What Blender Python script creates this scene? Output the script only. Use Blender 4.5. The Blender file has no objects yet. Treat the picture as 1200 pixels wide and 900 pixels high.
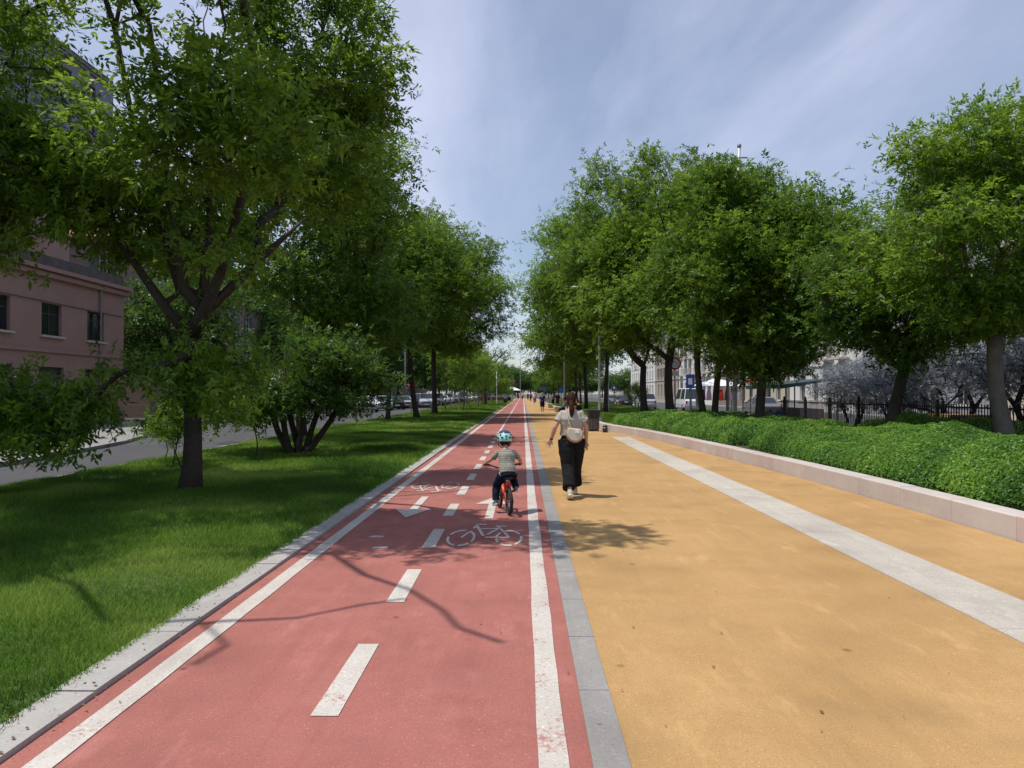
import bpy, math, random
import numpy as np
from mathutils import Vector, noise
R = math.radians
PI = math.pi
scene = bpy.context.scene
COL = scene.collection

# ------------------------------------------------------------------ materials
MATS = {}
def new_mat(name):
    m = bpy.data.materials.new(name); m.use_nodes = True
    nt = m.node_tree; b = nt.nodes['Principled BSDF']
    MATS[name] = m
    return m, nt, b
def N(nt, typ, **kw):
    n = nt.nodes.new(typ)
    for k, v in kw.items():
        if k in n.inputs.keys(): n.inputs[k].default_value = v
        else: setattr(n, k, v)
    return n
def rgb(c): return (c[0], c[1], c[2], 1)
def plain(name, c, rough=.6, metal=0, var=.12, scale=6, bump=0, spec=.5, coat=0):
    m, nt, b = new_mat(name)
    b.inputs['Roughness'].default_value = rough; b.inputs['Metallic'].default_value = metal
    b.inputs['Specular IOR Level'].default_value = spec
    if coat: b.inputs['Coat Weight'].default_value = coat
    tc = N(nt, 'ShaderNodeTexCoord'); nz = N(nt, 'ShaderNodeTexNoise'); nz.inputs['Scale'].default_value = scale; nz.inputs['Detail'].default_value = 6
    nt.links.new(tc.outputs['Object'], nz.inputs['Vector'])
    cr = N(nt, 'ShaderNodeValToRGB'); e = cr.color_ramp.elements
    e[0].position = .3; e[1].position = .7
    e[0].color = rgb([x*(1-var) for x in c]); e[1].color = rgb([min(1, x*(1+var)) for x in c])
    nt.links.new(nz.outputs['Fac'], cr.inputs['Fac']); nt.links.new(cr.outputs['Color'], b.inputs['Base Color'])
    if bump:
        n2 = N(nt, 'ShaderNodeTexNoise'); n2.inputs['Scale'].default_value = scale*8; n2.inputs['Detail'].default_value = 4
        nt.links.new(tc.outputs['Object'], n2.inputs['Vector'])
        bp = N(nt, 'ShaderNodeBump'); bp.inputs['Strength'].default_value = bump; bp.inputs['Distance'].default_value = .02
        nt.links.new(n2.outputs['Fac'], bp.inputs['Height']); nt.links.new(bp.outputs['Normal'], b.inputs['Normal'])
    return m
def surface(name, base, dark, light, grain=140, grain_amt=.35, big=.35, rough=.9, bump=.35, streak=0, cracks=0, chip=None, stain=0, spots=0):
    """worn mineral surface: grain, medium blotches, long stains"""
    m, nt, b = new_mat(name); L = nt.links.new
    b.inputs['Roughness'].default_value = rough; b.inputs['Specular IOR Level'].default_value = .25
    tc = N(nt, 'ShaderNodeTexCoord')
    def nz(s, d=5, sc=None):
        n = N(nt, 'ShaderNodeTexNoise'); n.inputs['Scale'].default_value = s; n.inputs['Detail'].default_value = d; n.inputs['Roughness'].default_value = .65
        if sc:
            mp = N(nt, 'ShaderNodeMapping'); mp.inputs['Scale'].default_value = sc
            L(tc.outputs['Object'], mp.inputs['Vector']); L(mp.outputs['Vector'], n.inputs['Vector'])
        else: L(tc.outputs['Object'], n.inputs['Vector'])
        return n
    def mix(fac, a, bb, mode='MIX'):
        x = N(nt, 'ShaderNodeMix'); x.data_type = 'RGBA'; x.blend_type = mode
        if hasattr(fac, 'is_linked') or not isinstance(fac, (int, float)): L(fac, x.inputs[0])
        else: x.inputs[0].default_value = fac
        for v, i in ((a, 6), (bb, 7)):
            if isinstance(v, tuple): x.inputs[i].default_value = rgb(v)
            else: L(v, x.inputs[i])
        return x.outputs[2]
    def ramp(src, a, bb):
        r = N(nt, 'ShaderNodeMapRange'); r.inputs[1].default_value = a; r.inputs[2].default_value = bb
        L(src, r.inputs[0]); return r.outputs[0]
    g = nz(grain, 3); med = nz(3.2, 6); bigz = nz(.45, 5)
    c = mix(ramp(bigz.outputs['Fac'], .35, .68), base, dark)
    c2 = mix(big, base, c)
    c3 = mix(ramp(med.outputs['Fac'], .42, .75), c2, light)
    c3 = mix(.55, c2, c3)
    spk = mix(ramp(g.outputs['Fac'], .56, .74), c3, tuple(x*.45 for x in dark))
    c4 = mix(grain_amt, c3, spk)
    sp2 = mix(ramp(nz(grain*.6, 2).outputs['Fac'], .6, .75), c4, tuple(min(1, x*1.5) for x in light))
    c4 = mix(grain_amt*.7, c4, sp2)
    if streak:
        st = nz(1.0, 5, (7, .35, 1))
        c5 = mix(ramp(st.outputs['Fac'], .5, .8), c4, dark); c4 = mix(streak, c4, c5)
    if cracks:
        v = N(nt, 'ShaderNodeTexVoronoi'); v.feature = 'DISTANCE_TO_EDGE'; v.inputs['Scale'].default_value = cracks
        L(tc.outputs['Object'], v.inputs['Vector'])
        cc = ramp(v.outputs['Distance'], 0, .012)
        c5 = mix(cc, tuple(x*.5 for x in dark), c4); c4 = mix(.5, c4, c5)
    if stain:      # soft dirt blotches and scuffs
        s1 = nz(.8, 8); s2 = nz(2.6, 7, (1.6, .5, 1))
        c4 = mix(stain, c4, mix(ramp(s1.outputs['Fac'], .50, .66), c4, tuple(x*.62 for x in dark)))
        c4 = mix(stain*.8, c4, mix(ramp(s2.outputs['Fac'], .56, .72), c4, tuple(x*1.25 for x in light)))
    if spots:      # small dark gum spots and bits
        v = N(nt, 'ShaderNodeTexVoronoi'); v.inputs['Scale'].default_value = spots; v.inputs['Randomness'].default_value = 1; L(tc.outputs['Object'], v.inputs['Vector'])
        c4 = mix(.75, c4, mix(ramp(v.outputs['Distance'], .02, .055), tuple(x*.45 for x in dark), c4))
    if chip:       # paint worn through to the surface below
        k1 = nz(38, 4); k2 = nz(2.2, 5)
        ad = N(nt, 'ShaderNodeMath'); ad.operation = 'ADD'; L(k1.outputs['Fac'], ad.inputs[0]); L(k2.outputs['Fac'], ad.inputs[1])
        c4 = mix(ramp(ad.outputs[0], 1.10, 1.24), c4, chip)
    L(c4, b.inputs['Base Color'])
    bp = N(nt, 'ShaderNodeBump'); bp.inputs['Strength'].default_value = bump; bp.inputs['Distance'].default_value = .008
    L(g.outputs['Fac'], bp.inputs['Height']); L(bp.outputs['Normal'], b.inputs['Normal'])
    return m
def leafmat(name, dark, mid, light, trans=.35, rough=.45):
    m, nt, b = new_mat(name); L = nt.links.new
    at = N(nt, 'ShaderNodeAttribute'); at.attribute_name = 'tint'
    cr = N(nt, 'ShaderNodeValToRGB'); cr.color_ramp.elements[0].color = rgb(dark); cr.color_ramp.elements[1].color = rgb(light)
    e = cr.color_ramp.elements.new(.5); e.color = rgb(mid)
    L(at.outputs['Fac'], cr.inputs['Fac']); L(cr.outputs['Color'], b.inputs['Base Color'])
    b.inputs['Roughness'].default_value = rough; b.inputs['Specular IOR Level'].default_value = .3
    tr = N(nt, 'ShaderNodeBsdfTranslucent'); hs = N(nt, 'ShaderNodeHueSaturation'); hs.inputs['Value'].default_value = 1.9; hs.inputs['Hue'].default_value = .482
    L(cr.outputs['Color'], hs.inputs['Color']); L(hs.outputs['Color'], tr.inputs['Color'])
    mx = N(nt, 'ShaderNodeMixShader'); mx.inputs[0].default_value = trans
    L(b.outputs[0], mx.inputs[1]); L(tr.outputs[0], mx.inputs[2]); L(mx.outputs[0], nt.nodes['Material Output'].inputs[0])
    return m
def glassmat(name, c=(.02,.025,.03), rough=.08):
    m, nt, b = new_mat(name)
    b.inputs['Base Color'].default_value = rgb(c); b.inputs['Roughness'].default_value = rough; b.inputs['Specular IOR Level'].default_value = .9
    return m

M_red = surface('red_asphalt', (.385,.143,.115), (.27,.095,.078), (.45,.19,.16), 90, .9, .75, .88, .5, .5, stain=.5, spots=1.7)
M_sand = surface('ochre_gravel_surface', (.465,.285,.117), (.355,.21,.082), (.53,.34,.155), 110, .85, .85, .92, .5, .5, stain=.45, spots=1.3)
M_kerbc = surface('grey_concrete_kerb', (.40,.38,.35), (.27,.26,.25), (.48,.46,.42), 60, .5, .6, .85, .3, .4)
M_kerbg = surface('grey_stone_band', (.31,.292,.27), (.21,.198,.184), (.38,.36,.335), 70, .6, .8, .85, .3, .5, stain=.5, spots=3)
M_strip = surface('pale_stone_strip', (.50,.455,.385), (.37,.33,.28), (.57,.525,.45), 50, .6, .8, .85, .3, .6, stain=.4, spots=2)
M_stone = surface('pale_pink_stone', (.54,.48,.44), (.42,.36,.33), (.61,.56,.51), 60, .22, .9, .8, .3, .1, stain=.12)
M_paint = surface('white_road_paint', (.58,.54,.48), (.42,.37,.32), (.64,.61,.55), 75, .85, .8, .7, .25, .3, chip=(.40,.20,.17), stain=.35)
M_asph = surface('grey_asphalt', (.085,.085,.09), (.055,.055,.058), (.11,.11,.11), 60, .6, .6, .9, .4, .3, .25)
M_pave = surface('pale_pavement', (.28,.27,.26), (.20,.19,.185), (.34,.33,.31), 40, .5, .6, .88, .3, 0, .7)
M_lawn = surface('lawn_soil', (.06,.11,.02), (.07,.07,.03), (.09,.16,.03), 30, .6, .6, .95, .8)
M_soil = surface('bed_soil', (.075,.055,.035), (.045,.032,.02), (.11,.085,.055), 24, .7, .7, .95, 1)
M_ground = surface('far_ground', (.12,.12,.10), (.08,.09,.06), (.16,.15,.12), 4, .3, .6, .95, .3)
M_brickp = surface('red_brick_paving', (.24,.085,.06), (.17,.06,.045), (.28,.12,.09), 20, .6, .6, .9, .3)
M_bark = surface('dark_bark', (.060,.050,.042), (.030,.025,.02), (.095,.08,.066), 26, .8, .7, .95, 1.0, .8)
M_barkp = surface('pale_bark', (.16,.14,.115), (.09,.075,.06), (.22,.19,.16), 26, .8, .7, .95, 1.0, .8)
M_leaf = leafmat('leaf_green', (.030,.080,.009), (.080,.165,.016), (.20,.31,.032), .44)
M_leafr = leafmat('leaf_fresh_green', (.040,.095,.010), (.105,.20,.018), (.24,.35,.036), .44)
M_leafd = leafmat('leaf_deep_green', (.020,.055,.009), (.046,.11,.014), (.11,.20,.024), .38)
M_leafp = leafmat('leaf_plum', (.02,.008,.01), (.05,.015,.02), (.09,.03,.035), .3)
M_lilac = leafmat('silver_lilac_blossom', (.11,.13,.12), (.23,.25,.27), (.42,.42,.49), .3)
M_hedge = leafmat('hedge_leaf', (.038,.105,.016), (.10,.23,.03), (.23,.38,.055), .36)
M_grass = leafmat('grass_blade', (.038,.10,.010), (.095,.21,.018), (.25,.34,.07), .40, .6)
M_skin = plain('skin', (.50,.27,.18), .5, 0, .06, 20, .05)
M_hair = plain('brown_hair', (.045,.018,.010), .75, 0, .5, 60, .3, .15)
M_hairl = plain('fair_hair', (.30,.17,.07), .5, 0, .4, 60, .5)
M_tee = plain('sand_grey_cotton', (.38,.365,.32), .9, 0, .06, 9, .2)
M_black = plain('black_cloth', (.015,.015,.017), .9, 0, .3, 9, .2, .1)
M_navy = plain('navy_cloth', (.010,.014,.028), .9, 0, .3, 12, .2, .1)
M_cream = plain('cream_leather', (.62,.56,.45), .55, 0, .05, 9, .1)
M_tan = plain('tan_leather', (.42,.27,.14), .6, 0, .1, 9, .1)
M_metal = plain('grey_painted_steel', (.22,.22,.22), .45, .6, .15, 5, .05)
M_pale_metal = plain('pale_galvanised_steel', (.45,.46,.46), .45, .5, .12, 3, .05)
M_darkm = plain('dark_cast_iron', (.035,.035,.037), .5, .4, .3, 6, .2)
M_rubber = plain('black_rubber', (.02,.02,.02), .75, 0, .2, 12, .2)
M_orange = plain('orange_red_gloss_paint', (.75,.085,.015), .3, 0, .04, 6, 0, .5, .6)
M_chrome = plain('silver_metal', (.6,.6,.6), .25, 1, .05, 6)
M_wood = plain('pale_timber', (.42,.27,.13), .8, 0, .3, 9, .4)
M_woodd = plain('brown_planter_timber', (.16,.085,.05), .85, 0, .3, 9, .4)
M_signred = plain('sign_red', (.55,.02,.02), .4, 0, .05)
M_signwhite = plain('sign_white', (.8,.8,.8), .4, 0, .03)
M_signblue = plain('sign_blue', (.02,.08,.42), .4, 0, .05)
M_glass = glassmat('dark_window_glass')
M_carglass = glassmat('car_glass', (.03,.035,.04), .05)
M_signgrey = plain('sign_back_grey', (.3,.3,.3), .5, .4)

# ------------------------------------------------------------------ mesh helpers
class MB:
    def __init__(s): s.V = []; s.F = []; s.M = []; s.n = 0
    def add(s, V, F, mi=0):
        V = np.asarray(V, dtype=float).reshape(-1, 3)
        s.V.append(V); s.F += [tuple(int(i)+s.n for i in f) for f in F]; s.M += [mi]*len(F); s.n += len(V)
    def box(s, c, d, rz=0, mi=0, taper=1.0):
        x, y, z = d[0]/2, d[1]/2, d[2]/2
        V = np.array([(-x,-y,-z),(x,-y,-z),(x,y,-z),(-x,y,-z),(-x*taper,-y*taper,z),(x*taper,-y*taper,z),(x*taper,y*taper,z),(-x*taper,y*taper,z)])
        if rz:
            cs, sn = math.cos(rz), math.sin(rz); V = V @ np.array([[cs,sn,0],[-sn,cs,0],[0,0,1]])
        s.add(V+np.array(c), [(3,2,1,0),(4,5,6,7),(0,1,5,4),(1,2,6,5),(2,3,7,6),(3,0,4,7)], mi)
    def tube(s, pts, r, n=8, mi=0, up=(0,0,1), closed=False, cap=True):
        V, F = tube(pts, r, n, up, closed, cap); s.add(V, F, mi)
    def ell(s, c, r, n=12, m=8, rot=None, mi=0):
        V = []; F = []
        for i in range(m+1):
            th = PI*i/m
            for j in range(n):
                ph = 2*PI*j/n
                V.append((math.sin(th)*math.cos(ph)*r[0], math.sin(th)*math.sin(ph)*r[1], math.cos(th)*r[2]))
        for i in range(m):
            for j in range(n):
                a = i*n+j; b = i*n+(j+1) % n; F.append((a, a+n, b+n, b))
        V = np.array(V)
        if rot is not None: V = V @ np.array(rot.to_3x3()).T
        s.add(V+np.array(c), F, mi)
    def prism(s, poly, z0, z1, mi=0):
        n = len(poly)
        V = [(p[0], p[1], z0) for p in poly]+[(p[0], p[1], z1) for p in poly]
        F = [tuple(range(n-1, -1, -1)), tuple(range(n, 2*n))]+[(i, (i+1) % n, n+(i+1) % n, n+i) for i in range(n)]
        s.add(V, F, mi)
    def lathe(s, prof, c=(0,0,0), n=20, mi=0):
        V = []; F = []
        for (r, z) in prof:
            for j in range(n):
                a = 2*PI*j/n; V.append((c[0]+r*math.cos(a), c[1]+r*math.sin(a), c[2]+z))
        for i in range(len(prof)-1):
            for j in range(n):
                F.append((i*n+j, i*n+(j+1) % n, (i+1)*n+(j+1) % n, (i+1)*n+j))
        s.add(V, F, mi)
    def build(s, name, mats, parent=None, smooth=False, loc=None):
        me = bpy.data.meshes.new(name)
        V = np.concatenate(s.V) if s.V else np.zeros((0, 3))
        me.from_pydata(V.tolist(), [], s.F)
        if not isinstance(mats, (list, tuple)): mats = [mats]
        for m in mats: me.materials.append(m)
        if len(mats) > 1: me.polygons.foreach_set('material_index', s.M)
        if smooth: me.polygons.foreach_set('use_smooth', [True]*len(me.polygons))
        me.update()
        return link(name, me, parent, loc)
def link(name, me, parent=None, loc=None):
    o = bpy.data.objects.new(name, me); COL.objects.link(o)
    if parent is not None: o.parent = parent
    if loc is not None: o.location = loc
    return o
def tube(pts, r, n=8, up=(0,0,1), closed=False, cap=True):
    P = np.asarray(pts, float); k = len(P)
    rr = [(x, x) if not isinstance(x, (tuple, list)) else x for x in (r if isinstance(r, (list, np.ndarray)) else [r]*k)]
    if closed: T = np.roll(P, -1, 0)-np.roll(P, 1, 0)
    else:
        T = np.empty_like(P); T[0] = P[1]-P[0]; T[-1] = P[-1]-P[-2]
        if k > 2: T[1:-1] = P[2:]-P[:-2]
    T /= np.linalg.norm(T, axis=1)[:, None]+1e-12
    up = np.array(up, float)
    V = np.empty((k*n, 3)); ang = np.arange(n)*2*PI/n
    prev = None
    for i in range(k):
        a = np.cross(T[i], up) if prev is None else prev-np.dot(prev, T[i])*T[i]
        if np.linalg.norm(a) < 1e-4: a = np.cross(T[i], (1, 0, 0))
        if np.linalg.norm(a) < 1e-4: a = np.cross(T[i], (0, 1, 0))
        a /= np.linalg.norm(a); prev = a
        b = np.cross(a, T[i])
        V[i*n:(i+1)*n] = P[i]+np.outer(np.cos(ang)*rr[i][0], a)+np.outer(np.sin(ang)*rr[i][1], b)
    F = []
    m = k if closed else k-1
    for i in range(m):
        i2 = (i+1) % k
        for j in range(n):
            j2 = (j+1) % n
            F.append((i*n+j, i*n+j2, i2*n+j2, i2*n+j))
    if cap and not closed:
        F.append(tuple(range(n-1, -1, -1))); F.append(tuple((k-1)*n+j for j in range(n)))
    return V, F
def quads_obj(name, V, mat, tint=None, parent=None, nv=4):
    """V: (N, nv, 3) faces"""
    n = len(V); me = bpy.data.meshes.new(name)
    me.vertices.add(n*nv); me.vertices.foreach_set('co', np.ascontiguousarray(V, dtype=np.float32).ravel())
    me.loops.add(n*nv); me.loops.foreach_set('vertex_index', np.arange(n*nv, dtype=np.int32))
    me.polygons.add(n); me.polygons.foreach_set('loop_start', np.arange(n, dtype=np.int32)*nv)
    me.update(calc_edges=True)
    if tint is not None:
        a = me.attributes.new('tint', 'FLOAT', 'FACE'); a.data.foreach_set('value', np.clip(tint, 0, 1).astype(np.float32))
    me.materials.append(mat)
    return link(name, me, parent)
def empty(name, loc, rz=0, label=None, cat=None, group=None):
    o = bpy.data.objects.new(name, None); COL.objects.link(o); o.location = loc; o.rotation_euler = (0, 0, rz); o.empty_display_size = .2
    return tag(o, label, cat, group)
def tag(o, label=None, cat=None, group=None, kind=None):
    if label: o['label'] = label
    if cat: o['category'] = cat
    if group: o['group'] = group
    if kind: o['kind'] = kind
    return o
def remesh(name, mb, voxel, mat, parent=None, smooth=4, fold=0, fscale=8, seed=0):
    o = mb.build('tmp', mat)
    md = o.modifiers.new('r', 'REMESH'); md.mode = 'VOXEL'; md.voxel_size = voxel
    if smooth:
        m2 = o.modifiers.new('s', 'SMOOTH'); m2.factor = .5; m2.iterations = smooth
    bpy.context.view_layer.update()
    dg = bpy.context.evaluated_depsgraph_get()
    me = bpy.data.meshes.new_from_object(o.evaluated_get(dg))
    old = o.data; bpy.data.objects.remove(o); bpy.data.meshes.remove(old)
    n = len(me.vertices)
    if fold:
        co = np.empty(n*3); me.vertices.foreach_get('co', co); co = co.reshape(-1, 3)
        no = np.empty(n*3); me.vertex_normals.foreach_get('vector', no); no = no.reshape(-1, 3)
        d = np.array([noise.fractal(Vector((p[0]*fscale+seed, p[1]*fscale+3, p[2]*fscale*.6+seed*2)), 1, 2, 3) for p in co])
        co = co+no*(d*fold)[:, None]; me.vertices.foreach_set('co', co.ravel())
    me.polygons.foreach_set('use_smooth', [True]*len(me.polygons))
    me.materials.clear(); me.materials.append(mat); me.name = name; me.update()
    return link(name, me, parent)
def copy_tree(o, parent=None):
    c = o.copy(); COL.objects.link(c); c.parent = parent
    for ch in list(o.children): copy_tree(ch, c)
    return c

# ------------------------------------------------------------------ camera, light, sky
H = 1.62
cam = bpy.data.cameras.new('camera'); co = bpy.data.objects.new('camera', cam); COL.objects.link(co)
cam.sensor_width = 36; cam.lens = 26.4; cam.clip_start = .05; cam.clip_end = 4000
co.location = (0, 0, H); co.rotation_euler = (R(90+.716), 0, R(.846))
scene.camera = co
SUN = Vector((-1, -.25, 2.45)).normalized()
sl = bpy.data.lights.new('sun', 'SUN'); so = bpy.data.objects.new('sun', sl); COL.objects.link(so)
sl.energy = 4.15; sl.angle = R(.53); sl.color = (1, .95, .88)
so.rotation_euler = SUN.to_track_quat('Z', 'Y').to_euler(); so.location = (-20, -5, 50)
w = bpy.data.worlds.new('World'); scene.world = w; w.use_nodes = True
nt = w.node_tree; L = nt.links.new; bg = nt.nodes['Background']
sky = nt.nodes.new('ShaderNodeTexSky'); sky.sky_type = 'NISHITA'; sky.sun_disc = False
sky.sun_elevation = math.asin(SUN.z); sky.sun_rotation = math.atan2(SUN.x, SUN.y); sky.air_density = 1.0; sky.dust_density = .6; sky.ozone_density = 1.5
tc = nt.nodes.new('ShaderNodeTexCoord')
sep = nt.nodes.new('ShaderNodeSeparateXYZ'); L(tc.outputs['Generated'], sep.inputs[0])
# thin high cloud: project the view direction onto a cloud layer
def mth(op, a, b=None):
    n = nt.nodes.new('ShaderNodeMath'); n.operation = op
    for i, v in enumerate((a, b)):
        if v is None: continue
        if isinstance(v, (int, float)): n.inputs[i].default_value = v
        else: L(v, n.inputs[i])
    return n.outputs[0]
zz = mth('ADD', mth('MAXIMUM', sep.outputs[2], 0.0), .12)
cx = mth('DIVIDE', sep.outputs[0], zz); cy = mth('DIVIDE', sep.outputs[1], zz)
cmb = nt.nodes.new('ShaderNodeCombineXYZ'); L(cx, cmb.inputs[0]); L(cy, cmb.inputs[1])
def cl(scale, sc, lo, hi, det=7, dist=0.0):
    mp = nt.nodes.new('ShaderNodeMapping'); mp.inputs['Scale'].default_value = sc; mp.inputs['Rotation'].default_value = (0, 0, R(35)); L(cmb.outputs[0], mp.inputs['Vector'])
    n = nt.nodes.new('ShaderNodeTexNoise'); n.inputs['Scale'].default_value = scale; n.inputs['Detail'].default_value = det; n.inputs['Roughness'].default_value = .55
    n.inputs['Distortion'].default_value = dist; L(mp.outputs[0], n.inputs['Vector'])
    r = nt.nodes.new('ShaderNodeMapRange'); r.inputs[1].default_value = lo; r.inputs[2].default_value = hi; L(n.outputs['Fac'], r.inputs[0]); return r.outputs[0]
c1 = cl(.55, (1, .45, 1), .34, .72, 7, .4); c2 = cl(1.3, (1, .22, 1), .46, .74, 9, .5)
fac = mth('MINIMUM', mth('ADD', mth('ADD', mth('MULTIPLY', c1, .54), mth('MULTIPLY', c2, .46)), mth('MULTIPLY', mth('MINIMUM', zz, .5), .22)), .92)
mx = nt.nodes.new('ShaderNodeMix'); mx.data_type = 'RGBA'; L(fac, mx.inputs[0]); L(sky.outputs[0], mx.inputs[6]); mx.inputs[7].default_value = (6.9, 7.3, 9.2, 1)
L(mx.outputs[2], bg.inputs['Color']); bg.inputs['Strength'].default_value = .118
scene.view_settings.view_transform = 'Standard'; scene.view_settings.look = 'None'; scene.view_settings.gamma = 1
scene.view_settings.exposure = 0
scene.render.engine = 'CYCLES'
cy_ = scene.cycles; cy_.use_denoising = True; cy_.max_bounces = 7; cy_.diffuse_bounces = 4; cy_.glossy_bounces = 2; cy_.transmission_bounces = 4; cy_.transparent_max_bounces = 4; cy_.caustics_reflective = False; cy_.caustics_refractive = False
cy_.sample_clamp_indirect = 6

# ------------------------------------------------------------------ ground
def sheet(name, poly, z, mat, thick=None):
    m = MB()
    if thick: m.prism(poly, z-thick, z)
    else: m.add([(p[0], p[1], z) for p in poly], [tuple(range(len(poly)))])
    return tag(m.build(name, mat), kind='structure')
def rect(x0, x1, y0, y1): return [(x0,y0),(x1,y0),(x1,y1),(x0,y1)]
sheet('ground', rect(-1500, 1500, -1500, 1500), -.14, M_ground)
FAR = 262
sheet('cycle_path', rect(-2.29, .303, -4, FAR), 0, M_red, .1)
# the bed edge bows outward near the camera
WALL = [(3.3,FAR),(3.3,60),(3.33,38),(3.55,32.5),(4.15,29.5),(4.62,25.5),(4.9,21.5),(5.12,18),(5.34,14),(5.42,10),(5.42,6),(5.40,-4)]
sheet('footpath', [(.467,-4)]+[(x-.02, y) for x, y in WALL[::-1]]+[(.467,FAR)], 0.002, M_sand, .1)
def jag(seed, x, y0, y1, step, amp):
    rnd = random.Random(seed); out = []; y = y0
    while y < y1: out.append((x+rnd.uniform(-amp, amp), y)); y += step*rnd.uniform(.6, 1.4)
    out.append((x, y1)); return out
m = MB(); y = -4; rk = random.Random(3)
while y < FAR:
    ln = 1.0 if y < 60 else 6
    j = rk.uniform(-.004, .004)
    m.prism([(-2.515+j, y+.006), (-2.29, y+.006), (-2.29, y+ln-.006), (-2.515+j, y+ln-.006)], -.1, .030+rk.uniform(-.003, .003)); y += ln
tag(m.build('left_kerb', M_kerbc), kind='structure')
m = MB(); y = -4
while y < FAR:
    ln = .9 if y < 60 else 6
    m.prism([(.303, y+.004), (.467, y+.004), (.467, y+ln-.004), (.303, y+ln-.004)], -.1, .010+rk.uniform(-.0015, .0015)); y += ln
tag(m.build('middle_kerb', M_kerbg), kind='structure')
m = MB(); y = -2
while y < 27.5:
    s_ = .0 + max(0, y-20)*.012
    x0 = 3.23; x1 = 3.88
    m.prism([(x0+s_*.6, y+.001), (x1+s_*.6, y+.001), (x1+s_*.6, y+1.199), (x0+s_*.6, y+1.199)], -.1, .012+rk.uniform(-.0006, .0006)); y += 1.2
tag(m.build('stone_paving_strip', M_strip), kind='structure')
# painted lines with slightly worn edges
def line(name, x0, x1, y0, y1, step=.35, amp=.004):
    a = jag(int(abs(x0)*100)+1, x0, y0, y1, step, amp); b = jag(int(abs(x1)*100)+7, x1, y0, y1, step, amp)
    m = MB(); k = min(len(a), len(b)); ys = np.linspace(y0, y1, k)
    V = []; 
    for i in range(k): V += [(a[i][0], ys[i], .005), (b[i][0], ys[i], .005)]
    m.add(V, [(2*i, 2*i+1, 2*i+3, 2*i+2) for i in range(k-1)])
    return tag(m.build(name, M_paint), kind='structure')
line('left_edge_line', -2.165, -2.03, -4, FAR)
line('right_edge_line', .066, .198, -4, FAR)
line('solid_centre_line', -1.04, -.94, 32, FAR)
m = MB(); y = 3.76-4.1
while y < 31:
    m.prism([(-1.065+rk.uniform(-.004,.004), y), (-.925+rk.uniform(-.004,.004), y), (-.93, y+1.08), (-1.062, y+1.08)], .003, .005); y += 2.055
tag(m.build('dashed_centre_line', M_paint), kind='structure')
def at(px, py, z=0):
    d = (H-z)*880/(py-461); return ((px-613)/880*d, d)
def z4(x, y): return at(400+x/3.75, 540+y/3.75)
def band(mb, P, w, z=.005):
    P = [Vector((p[0], p[1])) for p in P]
    for a, b in zip(P[:-1], P[1:]):
        d = (b-a).normalized(); n_ = Vector((-d.y, d.x))*w/2
        mb.add([(a.x-n_.x, a.y-n_.y, z), (b.x-n_.x, b.y-n_.y, z), (b.x+n_.x, b.y+n_.y, z), (a.x+n_.x, a.y+n_.y, z)], [(0,1,2,3)])
def bike_symbol():
    """unit symbol: x -.425...425, y -.72...72 stretched along the lane"""
    m = MB(); zc = .0
    def ring(cx, cy, rx, ry, wx, wy, gaps):
        n = 48
        for i in range(n):
            a0 = 2*PI*i/n; a1 = 2*PI*(i+1)/n
            if any(abs(((a0+a1)/2-g+PI) % (2*PI)-PI) < .1 for g in gaps): continue
            V = [(cx+(rx-wx)*math.cos(a0), cy+(ry-wy)*math.sin(a0), zc), (cx+rx*math.cos(a0), cy+ry*math.sin(a0), zc), (cx+rx*math.cos(a1), cy+ry*math.sin(a1), zc), (cx+(rx-wx)*math.cos(a1), cy+(ry-wy)*math.sin(a1), zc)]
            m.add(V, [(0,1,2,3)])
    ring(-.265, -.24, .16, .48, .03, .085, (1.2, 2.9, 4.6, 5.6)); ring(.27, -.24, .155, .46, .03, .085, (.4, 2.2, 3.9, 5.1))
    q = [((-.265,-.24),(-.20,.10),.028), ((-.13,.50),(-.02,-.14),.035), ((.0,-.22),(.27,-.22),.075), ((.02,-.05),(.16,.40),.032),
         ((.13,.46),(.27,-.20),.03), ((-.10,.30),(.13,.34),.05), ((.10,.49),(.23,.49),.06), ((-.14,.62),(-.02,.62),.06), ((-.16,.34),(-.12,.66),.03), ((-.03,.34),(.01,.34),.04)]
    for k, (a, b, w_) in enumerate(q):
        mm = MB(); band(mm, [a, b], w_, zc); m.add(mm.V[0], mm.F)
    return m
m = bike_symbol(); o = m.build('bicycle_symbol', M_paint); o.location = (-.43, 8.66, .0055); tag(o, kind='structure')
o2 = o.copy(); COL.objects.link(o2); o2.location = (-1.54, 12.95, .0055); o2.rotation_euler = (0, 0, PI); o2.name = 'bicycle_symbol'
m = MB(); m.add([(-.055,0,0),(.055,0,0),(.055,1.3,0),(-.055,1.3,0)], [(0,1,2,3)]); m.add([(-.245,1.27,.001),(.245,1.27,.001),(0,2.0,.001)], [(0,1,2)])
o = m.build('painted_arrow', M_paint); o.location = (-.445, 9.72, .0055); tag(o, kind='structure')
o2 = o.copy(); COL.objects.link(o2); o2.location = (-1.53, 11.76, .0055); o2.rotation_euler = (0, 0, PI); o2.name = 'painted_arrow'
m = MB(); m.add([(-1.75,8.42,.005),(-1.56,8.45,.005),(-1.60,8.52,.005),(-1.70,8.54,.005)], [(0,1,2,3)]); m.add([(-1.58,7.82,.005),(-1.42,7.84,.005),(-1.42,7.94,.005),(-1.57,7.91,.005)], [(0,1,2,3)])
tag(m.build('paint_scraps', M_paint), kind='structure')

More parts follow.
